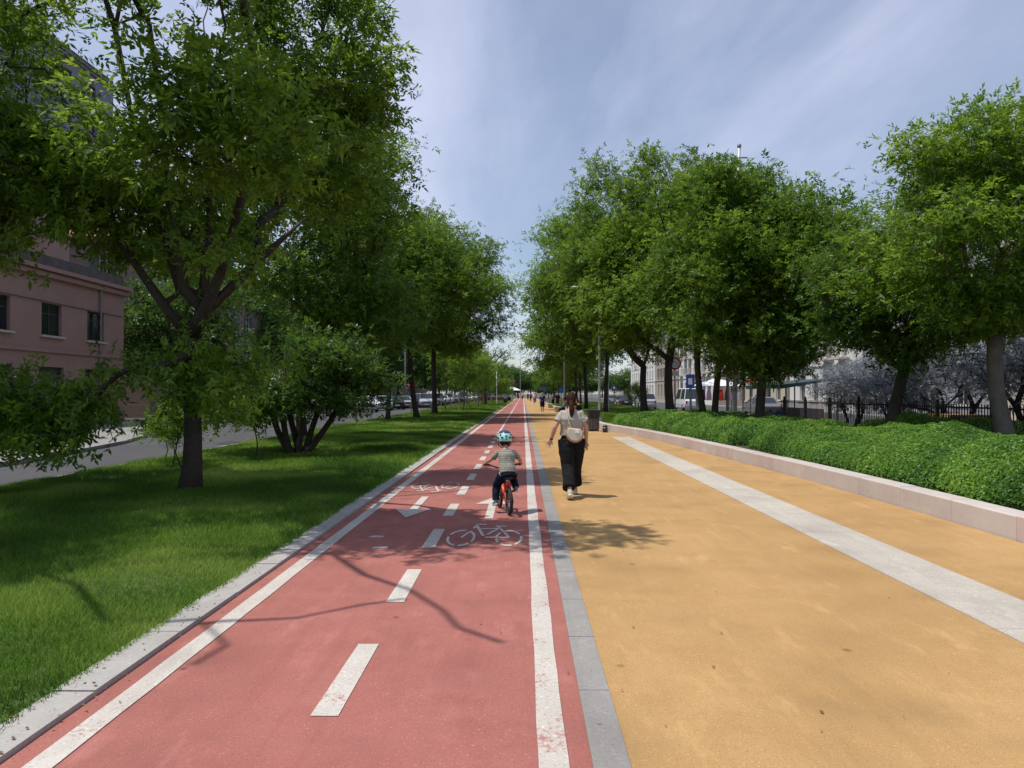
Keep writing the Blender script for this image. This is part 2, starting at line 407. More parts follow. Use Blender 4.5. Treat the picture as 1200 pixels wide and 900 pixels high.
# lawn left, road left
def hgt(x, y, seed=0): return noise.fractal(Vector((x*.35+seed, y*.35, seed)), 1, 2, 3)
def lawn_z(x, y):
    e = min(1, max(0, (-2.5-x)/.8)); f = min(1, max(0, (x+8.85)/.5))
    return .02+(.05+.05*hgt(x, y, 4))*e*f
def lawn_edge(y): return -8.85+.12*math.sin(y*.21)+(.9 if 0 else 0)
def gridsheet(name, x0, x1, ys, nx, zf, mat, edge=None):
    V = []; k = len(ys)
    for y in ys:
        xa = edge(y) if edge else x0
        for i in range(nx+1):
            x = xa+(x1-xa)*i/nx; V.append((x, y, zf(x, y)))
    F = [(r*(nx+1)+i, r*(nx+1)+i+1, (r+1)*(nx+1)+i+1, (r+1)*(nx+1)+i) for r in range(k-1) for i in range(nx)]
    m = MB(); m.add(V, F); return tag(m.build(name, mat, smooth=True), kind='structure')
ys = list(np.arange(-4, 40, .4))+list(np.arange(40, FAR, 4))
gridsheet('lawn', -8.85, -2.515, ys, 16, lawn_z, M_lawn, lawn_edge)
sheet('left_road', rect(-24, -9.0, -40, FAR), -.085, M_asph)
sheet('cross_street', rect(-80, -24, 46, 128), -.083, M_asph)
m = MB(); y = -4
while y < FAR:
    ln = 1 if y < 50 else 6
    m.prism([(lawn_edge(y)-.16, y+.005), (lawn_edge(y), y+.005), (lawn_edge(y+ln), y+ln-.005), (lawn_edge(y+ln)-.16, y+ln-.005)], -.13, .03); y += ln
tag(m.build('road_kerb', M_kerbc), kind='structure')
sheet('left_pavement', rect(-60, -17.2, -40, 45), .03, M_pave, .15)
sheet('pavement_island', [(-17.2,12),(-12.6,13),(-11.9,15),(-12.2,19),(-13.4,25),(-14.6,29),(-17.2,33)], .028, M_pave, .14)
sheet('brick_paving', [(-19,17.2),(-13.6,17.0),(-13.4,18.6),(-19,19.6)], .033, M_brickp)
sheet('far_left_pavement', rect(-60, -17.5, 128, FAR), .03, M_pave, .15)
# right bed + road
BACK = 10.6
bedpoly = [(x+.27, y) for x, y in WALL]
sheet('planting_bed', [(BACK,FAR)]+bedpoly[:-1]+[(5.67,-4),(BACK,-4)], .24, M_soil, .3)
sheet('right_road', rect(12.3, 25, -40, FAR), -.085, M_asph)
sheet('bed_side_path', rect(BACK, 12.3, -40, FAR), -.02, M_pave, .1)
sheet('right_pavement', rect(25, 60, -40, FAR), .03, M_pave, .15)
# low stone wall round the bed
wl = MB(); P = [Vector((x, y)) for x, y in WALL]
def resample(P, step):
    out = [P[0]]; 
    for a, b in zip(P[:-1], P[1:]):
        k = max(1, round((b-a).length/step)); out += [a+(b-a)*i/k for i in range(1, k+1)]
    return out
# smooth the polyline
PW = P
for _ in range(2):
    Q = [PW[0]]
    for a, b in zip(PW[:-1], PW[1:]): Q += [a*.75+b*.25, a*.25+b*.75]
    PW = Q+[PW[-1]]
mats_w = [M_stone, surface('pink_stone_block', (.52,.43,.40), (.41,.33,.31), (.58,.50,.46), 60, .22, .9, .8, .3, .1, stain=.12), surface('white_stone_block', (.56,.53,.49), (.42,.40,.37), (.58,.55,.51), 30, .45, .9, .8, .3, .1, stain=.12)]
PR = []
acc = 0; last = PW[0]; PR.append(last)
for p in PW[1:]:
    while (p-last).length > 1.25: last = last+(p-last).normalized()*1.25; PR.append(last)
PR.append(PW[-1])
for a, b in zip(PR[:-1], PR[1:]):
    d = (b-a).normalized(); n_ = Vector((-d.y, d.x)); n_ = n_ if n_.x > 0 else -n_
    a2 = a+d*.002; b2 = b-d*.002; t = .29; mi = rk.choice([0, 0, 0, 1, 1, 0]); zt = .285+rk.uniform(-.004, .004); bv = .018
    sec = [(0, -.1), (0, zt-bv), (bv, zt), (t-bv, zt), (t, zt-bv), (t, -.1)]
    V = [(q.x+n_.x*o_, q.y+n_.y*o_, z_) for q in (a2, b2) for o_, z_ in sec]
    wl.add(V, [(i, i+1, 7+i, 6+i) for i in range(5)]+[(5,4,3,2,1,0), (6,7,8,9,10,11)], mi)
o = wl.build('low_stone_wall', mats_w); tag(o, 'low wall of pale and pinkish stone blocks edging the planted bed', 'wall')
# ------------------------------------------------------------------ grass, hedges
rng = np.random.default_rng(11)
def blades(name, regions, mat, zf, label, hscale=1.0):
    allV = []; allT = []
    for (x0, x1, y0, y1, n, h, wd) in regions:
        X = rng.uniform(x0, x1, n); Y = rng.uniform(y0, y1, n)
        dn = np.array([noise.noise(Vector((a*.9, b*.9, 1.0))) for a, b in zip(X, Y)])
        keep = rng.uniform(size=n) < .75+.5*dn; X = X[keep]; Y = Y[keep]; dn = dn[keep]
        ok = np.array([zf[1](a, b) for a, b in zip(X, Y)]); X = X[ok]; Y = Y[ok]; dn = dn[ok]; k = len(X)
        Z = np.array([zf[0](a, b) for a, b in zip(X, Y)])-.004
        nb = 3
        X = np.repeat(X, nb)+rng.normal(0, wd*1.4, k*nb); Y = np.repeat(Y, nb)+rng.normal(0, wd*1.4, k*nb); Z = np.repeat(Z, nb); D = np.repeat(dn, nb); k *= nb
        a = rng.uniform(0, 2*PI, k); hh = h*rng.uniform(.5, 1.3, k)*(1+.6*D); lean = rng.normal(0, .45, (k, 2))*hh[:, None]
        w2 = wd*rng.uniform(.6, 1.2, k)/2
        dx = np.cos(a)*w2; dy = np.sin(a)*w2
        A = np.stack([X-dx, Y-dy, Z], 1); B = np.stack([X+dx, Y+dy, Z], 1)
        C = np.stack([X+lean[:, 0], Y+lean[:, 1], Z+hh], 1)
        allV.append(np.stack([A, B, C], 1)); dry = np.array([noise.fractal(Vector((a_*.45+9, b_*.45, 3.0)), 1, 2, 3) for a_, b_ in zip(X[::nb], Y[::nb])]); allT.append(np.clip(.42+.45*D+.75*np.repeat(dry, nb)+rng.normal(0, .2, k), 0, 1))
    o = quads_obj(name, np.concatenate(allV), mat, np.concatenate(allT), nv=3)
    return tag(o, label, 'grass', kind='stuff')
blades('lawn_grass', [(-5.6,-2.47,2.6,8,52000,.06,.007), (-8.8,-2.47,8,16,75000,.065,.011), (-8.9,-2.47,16,32,60000,.08,.02), (-8.9,-2.47,32,70,50000,.11,.05), (-8.9,-2.5,70,170,24000,.15,.13)],
       M_grass, (lawn_z, lambda x, y: x > lawn_edge(y)), 'green uneven grass covering the long verge beside the red cycle path')
def wall_x(y):
    ys_ = [p[1] for p in WALL]; 
    for (xa, ya), (xb, yb) in zip(WALL[:-1], WALL[1:]):
        if yb <= y <= ya: return xb+(xa-xb)*(y-yb)/(ya-yb)
    return 5.4
blades('bed_grass', [(3.4,10.5,24,45,42000,.12,.028), (3.5,10.5,45,110,30000,.17,.09)], M_grass,
       (lambda x, y: .24, lambda x, y: x > wall_x(y)+.3), 'grass growing under the trees in the stone edged bed')

def hedge(name, label, x0f, x1f, y0, y1, h, n, size, seed, z0=.22, mat=None, group='clipped hedges in the bed', rnd=.7):
    def top(X, Y):
        xa = np.array([x0f(y) for y in Y]); xb = np.array([x1f(y) for y in Y])
        d = np.minimum(np.minimum(X-xa, xb-X), np.minimum(Y-y0, y1-Y)); d = np.clip(d/rnd, 0, 1)
        prof = np.sqrt(np.clip(1-(1-d)**2, 0, 1))
        nz = np.array([noise.fractal(Vector((x*.55+seed, y*.55, seed)), 1, 2, 2)*.9+.35*noise.noise(Vector((x*2.2, y*2.2, seed))) for x, y in zip(X, Y)])
        return prof*h*(1+.30*nz)*(.80+.20*np.sin(X*1.9+1.3*np.sin(Y*.7+seed))*np.sin(Y*1.35+.8*np.sin(X*1.1)))*1.12
    # core
    nx, ny = 26, int(max(12, (y1-y0)*3)); gx = []; gy = []
    for j in range(ny+1):
        y = y0+(y1-y0)*j/ny
        for i in range(nx+1): gx.append(x0f(y)+(x1f(y)-x0f(y))*i/nx); gy.append(y)
    gx = np.array(gx); gy = np.array(gy); gz = z0-.02+np.maximum(top(gx, gy)-.07, 0)
    m = MB(); m.add(np.stack([gx, gy, gz], 1), [(r*(nx+1)+i, r*(nx+1)+i+1, (r+1)*(nx+1)+i+1, (r+1)*(nx+1)+i) for r in range(ny) for i in range(nx)])
    root = empty(name, (0, 0, 0), 0, label, 'hedge', group)
    m.build('branches', MATS['twig_core'], root, smooth=True)
    cnt = 0; VV = []; TT = []
    X = []; Y = []
    yy = rng.uniform(y0, y1, n*2); xx0 = np.array([x0f(y) for y in yy]); xx1 = np.array([x1f(y) for y in yy]); xx = xx0+(xx1-xx0)*rng.uniform(0, 1, n*2)
    # more samples near the path-side face, where the surface is steep
    sel = rng.uniform(size=n*2) < .28; xx[sel] = xx0[sel]+np.abs(rng.normal(0, .22, sel.sum()))
    sel = rng.uniform(size=n*2) < .06; yy[sel] = y0+np.abs(rng.normal(0, .2, sel.sum()))
    T = top(xx, yy); e = .05
    gxn = (top(xx+e, yy)-T)/e; gyn = (top(xx, yy+e)-T)/e
    ok = T > .02; xx, yy, T, gxn, gyn = xx[ok][:n], yy[ok][:n], T[ok][:n], gxn[ok][:n], gyn[ok][:n]; k = len(xx)
    nrm = np.stack([-gxn, -gyn, np.ones(k)], 1); nrm /= np.linalg.norm(nrm, axis=1)[:, None]
    depth = rng.exponential(.035, k)-.035
    dead = np.array([noise.noise(Vector((x*2.3+40, y*2.3, 2.0))) for x, y in zip(xx, yy)])
    # sprigs standing out of the clipped surface
    sp = np.array([noise.noise(Vector((x*7, y*7, 5.0))) for x, y in zip(xx, yy)])
    P = np.stack([xx, yy, z0+T], 1)-nrm*(depth-.05*np.clip(sp, 0, 1))[:, None]
    nn = nrm+rng.normal(0, .55, (k, 3)); nn /= np.linalg.norm(nn, axis=1)[:, None]
    t = np.cross(nn, rng.normal(0, 1, (k, 3))); t /= np.linalg.norm(t, axis=1)[:, None]; b_ = np.cross(nn, t)
    s = size*rng.uniform(.6, 1.3, k)[:, None]
    V = np.stack([P-t*s*.5, P+b_*s*.27, P+t*s*.5, P-b_*s*.27], 1)
    patch = np.array([noise.noise(Vector((x*1.3, y*1.3, 9.0))) for x, y in zip(xx, yy)])
    quads_obj('foliage', V, mat or M_hedge, .46+.45*patch+rng.normal(0, .19, k)+.3*np.clip(sp, 0, 1)-.25*np.clip(dead, 0, 1), root)
    return root
plain('twig_core', (.02,.04,.012), .95, 0, .5, 14, .5)
hedge('hedge', 'broad bright green hedge mound along the near stone wall', lambda y: wall_x(y)+.38+max(0, (y-16)*.10), lambda y: 9.6, 5.5, 19.3, .62, 230000, .05, 1.0)
hedge('hedge', 'darker green low hedge beyond the broad mound, under the twin trunks', lambda y: wall_x(y)+.42, lambda y: 9.4, 20.0, 33.5, .62, 120000, .075, 7.0)
hedge('hedge', 'small rounded hedge clump rising behind the broad mound', lambda y: 9.7, lambda y: 12.0, 17.0, 22.5, .75, 26000, .07, 13.0)
hedge('hedge', 'low hedge tuft behind the near mound beside the iron fence', lambda y: 9.75, lambda y: 11.5, 11.5, 15.4, .50, 22000, .06, 17.0)

# ------------------------------------------------------------------ trees
def spray_proto(n):
    """pinnate leaf: leaflets along a drooping stalk, unit length; (n,4,3)"""
    out = []; ln = .42; wd = .21
    pairs = (n-1)//2
    for i in range(pairs):
        t = .18+.72*i/max(1, pairs)
        for sgn in (-1, 1):
            a = sgn*R(58-12*i/max(1, pairs)); base = np.array([t, 0, -.22*t*t])
            d = np.array([math.cos(a), math.sin(a), -.22]); sd = np.array([-math.sin(a), math.cos(a), 0])
            out.append([base, base+d*ln*.45+sd*wd/2, base+d*ln, base+d*ln*.45-sd*wd/2])
    base = np.array([.82, 0, -.16]); d = np.array([1, 0, -.35]); sd = np.array([0, 1, 0])
    out.append([base, base+d*ln*.45+sd*wd/2, base+d*ln, base+d*ln*.45-sd*wd/2])
    return np.array(out)
def carve(P, o):
    """gaps cut into the crowns so sun reaches set ground and views open (world shadow position on the ground)"""
    W = P+np.array(o)[None]
    gx = W[:, 0]+W[:, 2]/2.45; gy = W[:, 1]+W[:, 2]*.25/2.45
    bad = (gx > -2.3) & (gy > 10.45) & (gy < 13.2)
    bad |= (gx > -.75) & (gy > 9.6) & (gy < 13.2)
    bad |= (gx > -2.6) & (gy < 7.3)
    bad |= (gx > -4.6) & (gy < 6.2)
    bad |= (gx > 1.8) & (gy < 20)
    bad |= (gx > 1.0) & (gy > 12.5) & (gy < 17)
    X, Y, Z = W.T
    thin = np.random.default_rng(len(X)).uniform(size=len(X))
    bad |= (X < -5.5) & (X > -9.8) & (Z > 2.1) & (Z < 3.8) & (thin > (.30 if len(X) > 800 else .12))
    bad |= (X < -5.5) & (X > -7.2) & (Z > 5.7) & (Z < 9.2)
    bad |= (X > -2.0) & (Y > 8.9) & (Y < 20)
    bad |= (X > -1.75)
    bad |= (X > -6.4) & (X < -4.2) & (Y < 11.2) & (Z > 2.4) & (Z < 4.5) & (thin > .45)
    return ~bad
def gen_tree(seed, fork, tr, crowns, mind=.62, sprays=52, slen=0.243, nleaf=9, sig=(.36,.2), stems=None, limbs=(), lean=(0,0), carve_o=None, upright=.15, bark_sides=9, bare_tips=0, tint0=.47, lobe_n=11):
    r = np.random.default_rng(seed)
    tips = []
    for (cx, cy, cz, rx, ry, rz, n) in crowns:
        bumps = r.normal(0, 1, (7, 3)); bumps /= np.linalg.norm(bumps, axis=1)[:, None]; amp = r.uniform(-.28, .22, 7)
        tries = 0; cnt = 0
        # the foliage gathers in plumes: lobes on the envelope with gaps between them
        K = max(3, int(n/lobe_n)); RR = np.array([rx, ry, rz]); lobes = []
        for _ in range(K*30):
            d = r.normal(0, 1, 3); d /= np.linalg.norm(d)
            if r.uniform() < .3 and d[2] < -.2: continue
            q = d*(r.uniform(.35, 1)**.45)*(1+np.sum(amp*np.exp(-8*(1-bumps@d))))
            if lobes and min(np.linalg.norm(q-l) for l in lobes) < .95/K**(1/3): continue
            lobes.append(q)
            if len(lobes) >= K: break
        while cnt < n and tries < n*14:
            tries += 1
            q = lobes[r.integers(len(lobes))]
            p = np.array([cx, cy, cz])+q*RR*.92+r.normal(0, 1, 3)*np.array([.18, .18, .13])*(RR/2+RR.mean()/2)*(2.1/K**(1/3))
            if tips and np.min(np.linalg.norm(np.array(tips)-p, axis=1)) < mind: continue
            tips.append(p); cnt += 1
    tips = np.array(tips)
    if carve_o is not None: tips = tips[carve(tips, carve_o)]
    # skeleton
    pos = []; par = []; dirs = []; pl = []; own = []; chains = []
    def add(p, pa, d, l, o): pos.append(np.array(p, float)); par.append(pa); dirs.append(np.array(d, float)); pl.append(l); own.append(o); return len(pos)-1
    stems = stems or [((0, 0), (lean[0], lean[1]), fork)]
    elig = []
    for (b0, b1, hh) in stems:
        k = max(4, int(hh/.5)); prev = -1; ch = []
        ph = r.uniform(0, 6)
        for i in range(k+1):
            t = i/k; p = (b0[0]+(b1[0]-b0[0])*t**.8+.05*math.sin(t*4+ph), b0[1]+(b1[1]-b0[1])*t**.8+.05*math.cos(t*5+ph), -.08+(hh+.08)*t)
            d = (0, 0, 1) if prev < 0 else (np.array(p)-pos[prev])/np.linalg.norm(np.array(p)-pos[prev])
            prev = add(p, prev, d, 0 if t < .99 else 0, 0); ch.append(prev)
            if t > .82: elig.append(prev)
        chains.append(ch)
    f0 = np.array([pos[e] for e in elig]).mean(0)
    custom = []
    for lb in limbs:
        cand = list(range(len(pos))) if bare_tips else elig
        d0 = [np.linalg.norm(pos[e]-np.array(lb[0])) for e in cand]; prev = cand[int(np.argmin(d0))]; ch = [prev]
        for q in lb:
            d = np.array(q)-pos[prev]; l = np.linalg.norm(d); prev = add(q, prev, d/l, pl[prev]+l*.2, 0); ch.append(prev)
            if not bare_tips: elig.append(prev)
        chains.append(ch); custom.append(prev)
    order = np.argsort(np.linalg.norm(tips-f0, axis=1)) if len(tips) else []
    tipnode = list(custom)
    for ti in order:
        tp = tips[ti]; E = np.array(elig); PP = np.array([pos[e] for e in elig]); PLn = np.array([pl[e] for e in elig])
        dv = tp-PP; dist = np.linalg.norm(dv, axis=1); DD = np.array([dirs[e] for e in elig])
        cosang = np.sum(dv*DD, 1)/(dist+1e-6)
        cost = dist*(1+.45*(1-cosang))+.28*PLn+1.2*np.maximum(0, PP[:, 2]-tp[2]+.1)
        e = E[np.argmin(cost)]; p0 = pos[e]; d0 = dirs[e]; D = np.linalg.norm(tp-p0)
        ctrl = p0+d0*D*.3+np.array([0, 0, upright*D])+r.normal(0, .05*D, 3)
        k = max(2, int(math.ceil(D/.45))); prev = e; ch = [e]
        for i in range(1, k+1):
            t = i/k; q = (1-t)**2*p0+2*t*(1-t)*ctrl+t*t*tp
            if i < k: q = q+r.normal(0, .02, 3)
            dd = q-pos[prev]; l = np.linalg.norm(dd)+1e-6
            prev = add(q, prev, dd/l, pl[prev]+l, 0); ch.append(prev); elig.append(prev)
        chains.append(ch); tipnode.append(prev)
    n = len(pos); cntd = np.zeros(n)
    for t in tipnode:
        i = t
        while i >= 0: cntd[i] += 1; i = par[i]
    NT = max(1, len(tipnode)/len(stems))
    rad = np.maximum(.006, tr*(np.maximum(cntd, .5)/NT)**.46)
    mb = MB()
    for ci, ch in enumerate(chains):
        rr = [rad[i] for i in ch]
        trunk = ci < len(stems)
        if not trunk: rr[0] = min(rr[0], rr[1]*1.15)
        else:
            rr = [tr*(1-.22*j/len(ch)) for j in range(len(ch))]; rr[0] = tr*1.45; 
            if len(rr) > 1: rr[1] = tr*1.08
        mb.tube([pos[i] for i in ch], rr, bark_sides if trunk else (6 if rr[0] > .03 else 4))
    # leaves
    P = []; C = []
    for t in tipnode[len(custom):] if bare_tips else tipnode:
        ch_pts = [pos[t]]; i = t
        for _ in range(2):
            if par[i] >= 0 and pl[par[i]] > 0: i = par[i]; ch_pts.append(pos[i])
        m_ = max(4, int(sprays*r.uniform(.6, 1.35)))
        w_ = r.choice(len(ch_pts), m_, p=np.array([.62, .25, .13][:len(ch_pts)])/sum([.62, .25, .13][:len(ch_pts)]))
        c = np.array(ch_pts)[w_]+np.stack([r.normal(0, sig[0], m_), r.normal(0, sig[0], m_), r.normal(0, sig[1], m_)], 1)
        P.append(c); C.append(np.full(m_, r.normal(0, .10)))
    P = np.concatenate(P); C = np.concatenate(C)
    if carve_o is not None:
        ok = carve(P, carve_o); P = P[ok]; C = C[ok]
    k = len(P)
    cen = tips.mean(0)+np.array([0, 0, -.8])
    out = P-cen; out /= np.linalg.norm(out, axis=1)[:, None]
    d = out*.55+r.normal(0, .55, (k, 3))+np.array([0, 0, -.12]); d /= np.linalg.norm(d, axis=1)[:, None]
    up = np.array([0, 0, 1])+r.normal(0, .42, (k, 3)); up -= np.sum(up*d, 1)[:, None]*d; up /= np.linalg.norm(up, axis=1)[:, None]
    sd = np.cross(up, d); s = slen*r.uniform(.7, 1.25, k)
    Rm = np.stack([d, sd, up], 1)*s[:, None, None]
    pr = spray_proto(nleaf)
    V = np.einsum('lvc,kcd->klvd', pr, Rm)+P[:, None, None, :]
    # each leaflet hangs and curls its own way
    jt = r.normal(0, 1, (k, nleaf, 1, 3))*s[:, None, None, None]*np.array([0, .045, .13, .045])[None, None, :, None]
    V = (V+jt+r.normal(0, .05, (k, nleaf, 1, 3))*s[:, None, None, None]).reshape(-1, 4, 3)
    T = np.repeat(tint0+C+r.normal(0, .12, k), nleaf)+r.normal(0, .11, k*nleaf)
    return mb, V, T
TREES = []
def tree(name, label, loc, group, mats=(None, None), rz=0, **kw):
    mb, V, T = gen_tree(**kw)
    root = empty(name, loc, rz, label, 'tree', group)
    mb.build('trunk', mats[0] or M_bark, root, smooth=True)
    quads_obj('crown', V, mats[1] or M_leaf, T, root)
    TREES.append(root); return root
def retree(src, label, loc, rz, sc, group):
    o = copy_tree(src); o.location = loc; o.rotation_euler = (0, 0, rz); o.scale = (sc[0], sc[0], sc[1]); o['label'] = label; o['group'] = group; return o
GL = 'trees on the left verge'; GR = 'trees in the right bed'
LZ = .03
# left hero
tree('verge_tree', 'largest leafy tree at the left, many upright limbs over the verge', (-5.35, 12.0, LZ), GL, (None, M_leafr), seed=5, fork=2.5, tr=.145,
     crowns=[(.3,-1.5,5.9,2.8,2.4,2.9,140), (1.9,-2.0,4.6,1.4,1.5,1.5,44), (-2.1,-.9,5.4,1.4,1.6,1.3,30), (-2.3,-.6,1.55,1.7,1.4,.5,32), (.5,-.3,1.9,1.3,1.2,.45,12), (.3,-1.5,8.6,2.4,2.2,1.4,44), (1.6,-3.4,6.4,1.4,1.1,1.0,30), (3.0,-4.3,7.9,.7,.7,.5,9), (-.6,-1.2,10.2,3.0,2.6,1.2,60), (.5,.6,5.6,2.3,1.6,2.4,50), (2.3,2.1,6.6,1.3,1.2,1.5,46), (1.7,1.7,8.6,1.6,1.4,1.0,34)], mind=.46,  # highest lobe lies above the view, added to shade the lawn
     sprays=56, slen=.22, sig=(.27,.16), lean=(.05,-.1), carve_o=(-5.35,12.0,0), upright=.30, bark_sides=14, limbs=[[(-.35,-.2,3.0),(-.8,-.5,3.8),(-1.2,-.9,4.9),(-1.4,-1.2,6.0)], [(.35,-.3,2.9),(.85,-.8,3.5),(1.3,-1.3,4.4),(1.6,-1.7,5.4)], [(.05,-.35,3.2),(.1,-.9,4.3),(.15,-1.3,5.5),(.1,-1.6,6.8)],
            [(.25,-.1,3.2),(.5,-.5,4.3),(.75,-.9,5.6),(.9,-1.2,6.8)], [(-.15,-.1,3.2),(-.3,-.5,4.4),(-.5,-.9,5.7),(-.6,-1.2,6.9)], [(.3,.1,3.0),(1.0,.1,3.7),(1.9,-.1,4.4)], [(-.35,.1,2.9),(-1.1,.1,3.9),(-1.9,-.1,5.0)]])
tree('verge_tree', 'fresh green tree cut by the left edge of the view', (-8.15, 11.3, LZ), GL, (None, M_leafr), seed=8, fork=2.2, tr=.13,
     crowns=[(-.9,.4,5.6,2.0,2.0,2.2,110), (-1.6,.2,1.7,.9,.9,.5,10), (-.2,.0,9.0,2.6,2.8,1.2,70)], mind=.5, sprays=46, slen=.225, sig=(.28,.17), carve_o=(-8.15,11.3,0), upright=.3)  # last lobe is an unseen fuller top, put in for lawn shade
# near-left tree whose bare limb shades the path
tree('verge_tree', 'near tree at the lower left casting bare branch shadows on the red path', (-6.6, 6.4, LZ), GL, seed=21, fork=3.4, tr=.15,
     crowns=[(-.9,.3,7.0,1.9,2.2,2.0,90)], mind=.55, sprays=52, slen=0.228, carve_o=(-6.6,6.4,0), bare_tips=1,
     limbs=[[(.3,.2,4.4),(.9,.5,5.4),(1.5,.55,6.7),(1.62,.37,7.5),(2.15,-.45,7.4),(2.6,-.98,7.5),(2.95,-1.55,7.45),(3.12,-1.95,7.4),(3.45,-2.25,7.35)],
            [(.3,-.2,4.4),(.7,-.9,5.6),(1.0,-2.0,6.8),(1.4,-1.85,7.4),(1.9,-1.75,7.5),(2.3,-1.4,7.5),(2.6,-1.25,7.5)],
            [(1.35,-1.9,7.35),(1.5,-2.15,7.45),(1.62,-2.35,7.5),(1.55,-2.7,7.5)], [(2.15,-.45,7.4),(2.6,-.1,7.6),(3.1,-.25,7.7),(3.5,-.2,7.8)]])
# multi stem shrub tree
tree('multi_stem_tree', 'low multi stemmed tree with dark spreading stems on the verge', (-5.75, 19.3, LZ), GL, (None, M_leafd), seed=9, fork=1.3, tr=.085,
     stems=[((-.12,0),(-.85,.1),1.25), ((-.05,.1),(-.35,.2),1.35), ((0,-.08),(.05,-.1),1.3), ((.04,.05),(.5,.1),1.3), ((.08,0),(.95,-.1),1.2), ((-.1,-.1),(-.4,-.4),1.1)],
     crowns=[(-.55,0,2.3,2.2,1.7,1.0,170), (-.3,-.5,1.55,1.5,1.0,.35,40), (-1.6,-.4,1.6,1.1,1.0,.5,30)], mind=.4, sprays=40, slen=.22, sig=(.26,.16), upright=.05, carve_o=(-5.75,19.3,0))
tree('verge_tree', 'leafy tree standing just behind the multi stemmed tree', (-7.6, 25.5, LZ), GL, seed=12, fork=3.0, tr=.17,
     crowns=[(.6,0,7.2,3.8,3.2,3.9,260), (1.6,-.8,4.4,2.2,1.8,1.2,50)], mind=.65, sprays=62, slen=0.258, nleaf=7, sig=(.4,.22), upright=.25)
tree('verge_tree', 'narrow trunked tree at the grass edge beside the road sign poles', (-7.6, 42.3, LZ), GL, seed=31, fork=4.0, tr=.13,
     crowns=[(.2,-.3,8.0,4.0,3.3,3.7,240), (-2.6,-1,6.0,2.0,1.6,1.6,40)], mind=.72, sprays=52, slen=0.319, nleaf=7, sig=(.45,.26))
tree('verge_tree', 'dark leaning trunk tree beside the red no entry sign', (-6.4, 45.3, LZ), GL, seed=32, fork=4.6, tr=.17,
     crowns=[(.4,0,9.3,3.6,3.3,3.5,240)], mind=.75, sprays=52, slen=0.319, nleaf=7, sig=(.45,.26), lean=(-.5,0))
tree('verge_tree', 'tall tree with thin open top, last large tree of the left row', (-6.5, 54.8, LZ), GL, (None, M_leafr), seed=33, fork=5.0, tr=.2,
     crowns=[(1.2,0,8.6,4.8,3.8,3.9,300), (-1.0,0,12.6,1.8,1.6,1.1,22)], mind=.8, sprays=55, slen=0.350, nleaf=7, sig=(.5,.28), limbs=[[(-.2,0,5.2),(-.5,0,6.2),(-.9,0,7.6)], [(.5,0,5.4),(1.3,0,6.3)]])
# right row
RZ = .22
tree('bed_tree', 'near tree at the right edge rising over the broad hedge', (10.9, 17.0, RZ), GR, (M_barkp, M_leafr), seed=41, fork=2.7, tr=.19,
     crowns=[(-.1,0,4.8,3.0,2.5,2.2,230), (-.5,0,6.9,.7,.7,.7,12), (1.0,0,7.1,.7,.7,.7,10)], mind=.5, sprays=71, slen=0.213, sig=(.32,.18), lean=(-.35,0), upright=.2)
tree('bed_tree', 'short broad dark tree between the right edge tree and the round crowned one', (9.9, 20.4, RZ), GR, (None, M_leafd), seed=42, fork=2.0, tr=.17,
     crowns=[(.1,0,4.0,2.1,2.0,1.6,150)], mind=.5, sprays=65, slen=0.213, sig=(.32,.18), lean=(.3,0), tint0=.6)
tree('bed_tree', 'upright tree with thick single trunk behind the middle of the hedge', (7.9, 25.0, RZ), GR, seed=43, fork=2.6, tr=.165,
     crowns=[(.1,0,5.4,2.5,2.3,3.1,240), (-.3,0,3.6,2.2,1.8,1.0,50), (1.7,0,7.3,.6,.6,1.1,14), (.1,0,8.6,.8,.7,.8,12), (-1.3,0,7.9,.6,.6,.9,8)], mind=.52, sprays=65, slen=0.243, sig=(.34,.2))
tree('bed_tree', 'tall tree with two close trunks rising from the low dark hedge', (6.95, 28.0, RZ), GR, seed=44, fork=3.4, tr=.13,
     stems=[((-.16,0),(-.5,0),3.4), ((.18,0),(.35,.1),3.6)], crowns=[(0,0,6.2,2.5,2.3,3.2,240), (.6,0,9.4,.5,.5,1.0,12), (-.7,0,9.3,.5,.5,1.0,10), (1.6,0,8.2,.5,.5,.8,9)], mind=.56, sprays=62, slen=0.258, sig=(.36,.22), upright=.3)
tree('bed_tree', 'large forked tree with thick limbs in front of the round traffic sign', (7.0, 36.0, RZ), GR, (None, M_leafr), seed=45, fork=3.0, tr=.22,
     crowns=[(-.2,0,8.0,3.2,2.9,3.9,300), (-1.8,-.6,6.2,2.2,1.9,2.0,70), (-.8,0,11.7,.6,.6,1.4,14), (.9,0,11.5,.6,.6,1.3,12), (2.3,0,10.3,.6,.6,1.2,10)], mind=.66, sprays=62, slen=0.289, nleaf=9, sig=(.42,.24), upright=.3,
     limbs=[[(-.5,0,3.4),(-1.4,-.1,4.0),(-2.2,-.2,5.0)], [(.1,0,3.6),(.25,0,4.8)], [(.6,0,3.8),(1.3,0,4.8)]])
tree('bed_tree', 'dark y shaped tree where the low hedge ends', (6.5, 40.5, RZ), GR, seed=46, fork=2.9, tr=.2,
     crowns=[(-.8,0,8.2,3.4,3.0,4.0,280), (-2.2,0,12.4,.8,.8,2.0,16), (-3.6,0,11.2,.7,.7,1.6,12)], mind=.72, sprays=58, slen=0.319, nleaf=7, sig=(.42,.26), upright=.35,
     limbs=[[(-.5,0,3.3),(-1.1,0,4.3),(-1.35,0,5.4)], [(.2,0,3.5),(.35,0,5.0)]])
tree('bed_tree', 'slim trunk tree behind the litter bin lamp post', (5.6, 50.5, RZ), GR, (None, M_leafr), seed=47, fork=4.0, tr=.15,
     crowns=[(-1.1,0,9.0,4.1,3.4,4.2,300), (-2.6,0,12.6,.9,.9,1.8,14)], mind=.82, sprays=55, slen=0.350, nleaf=7, sig=(.48,.28), upright=.25)
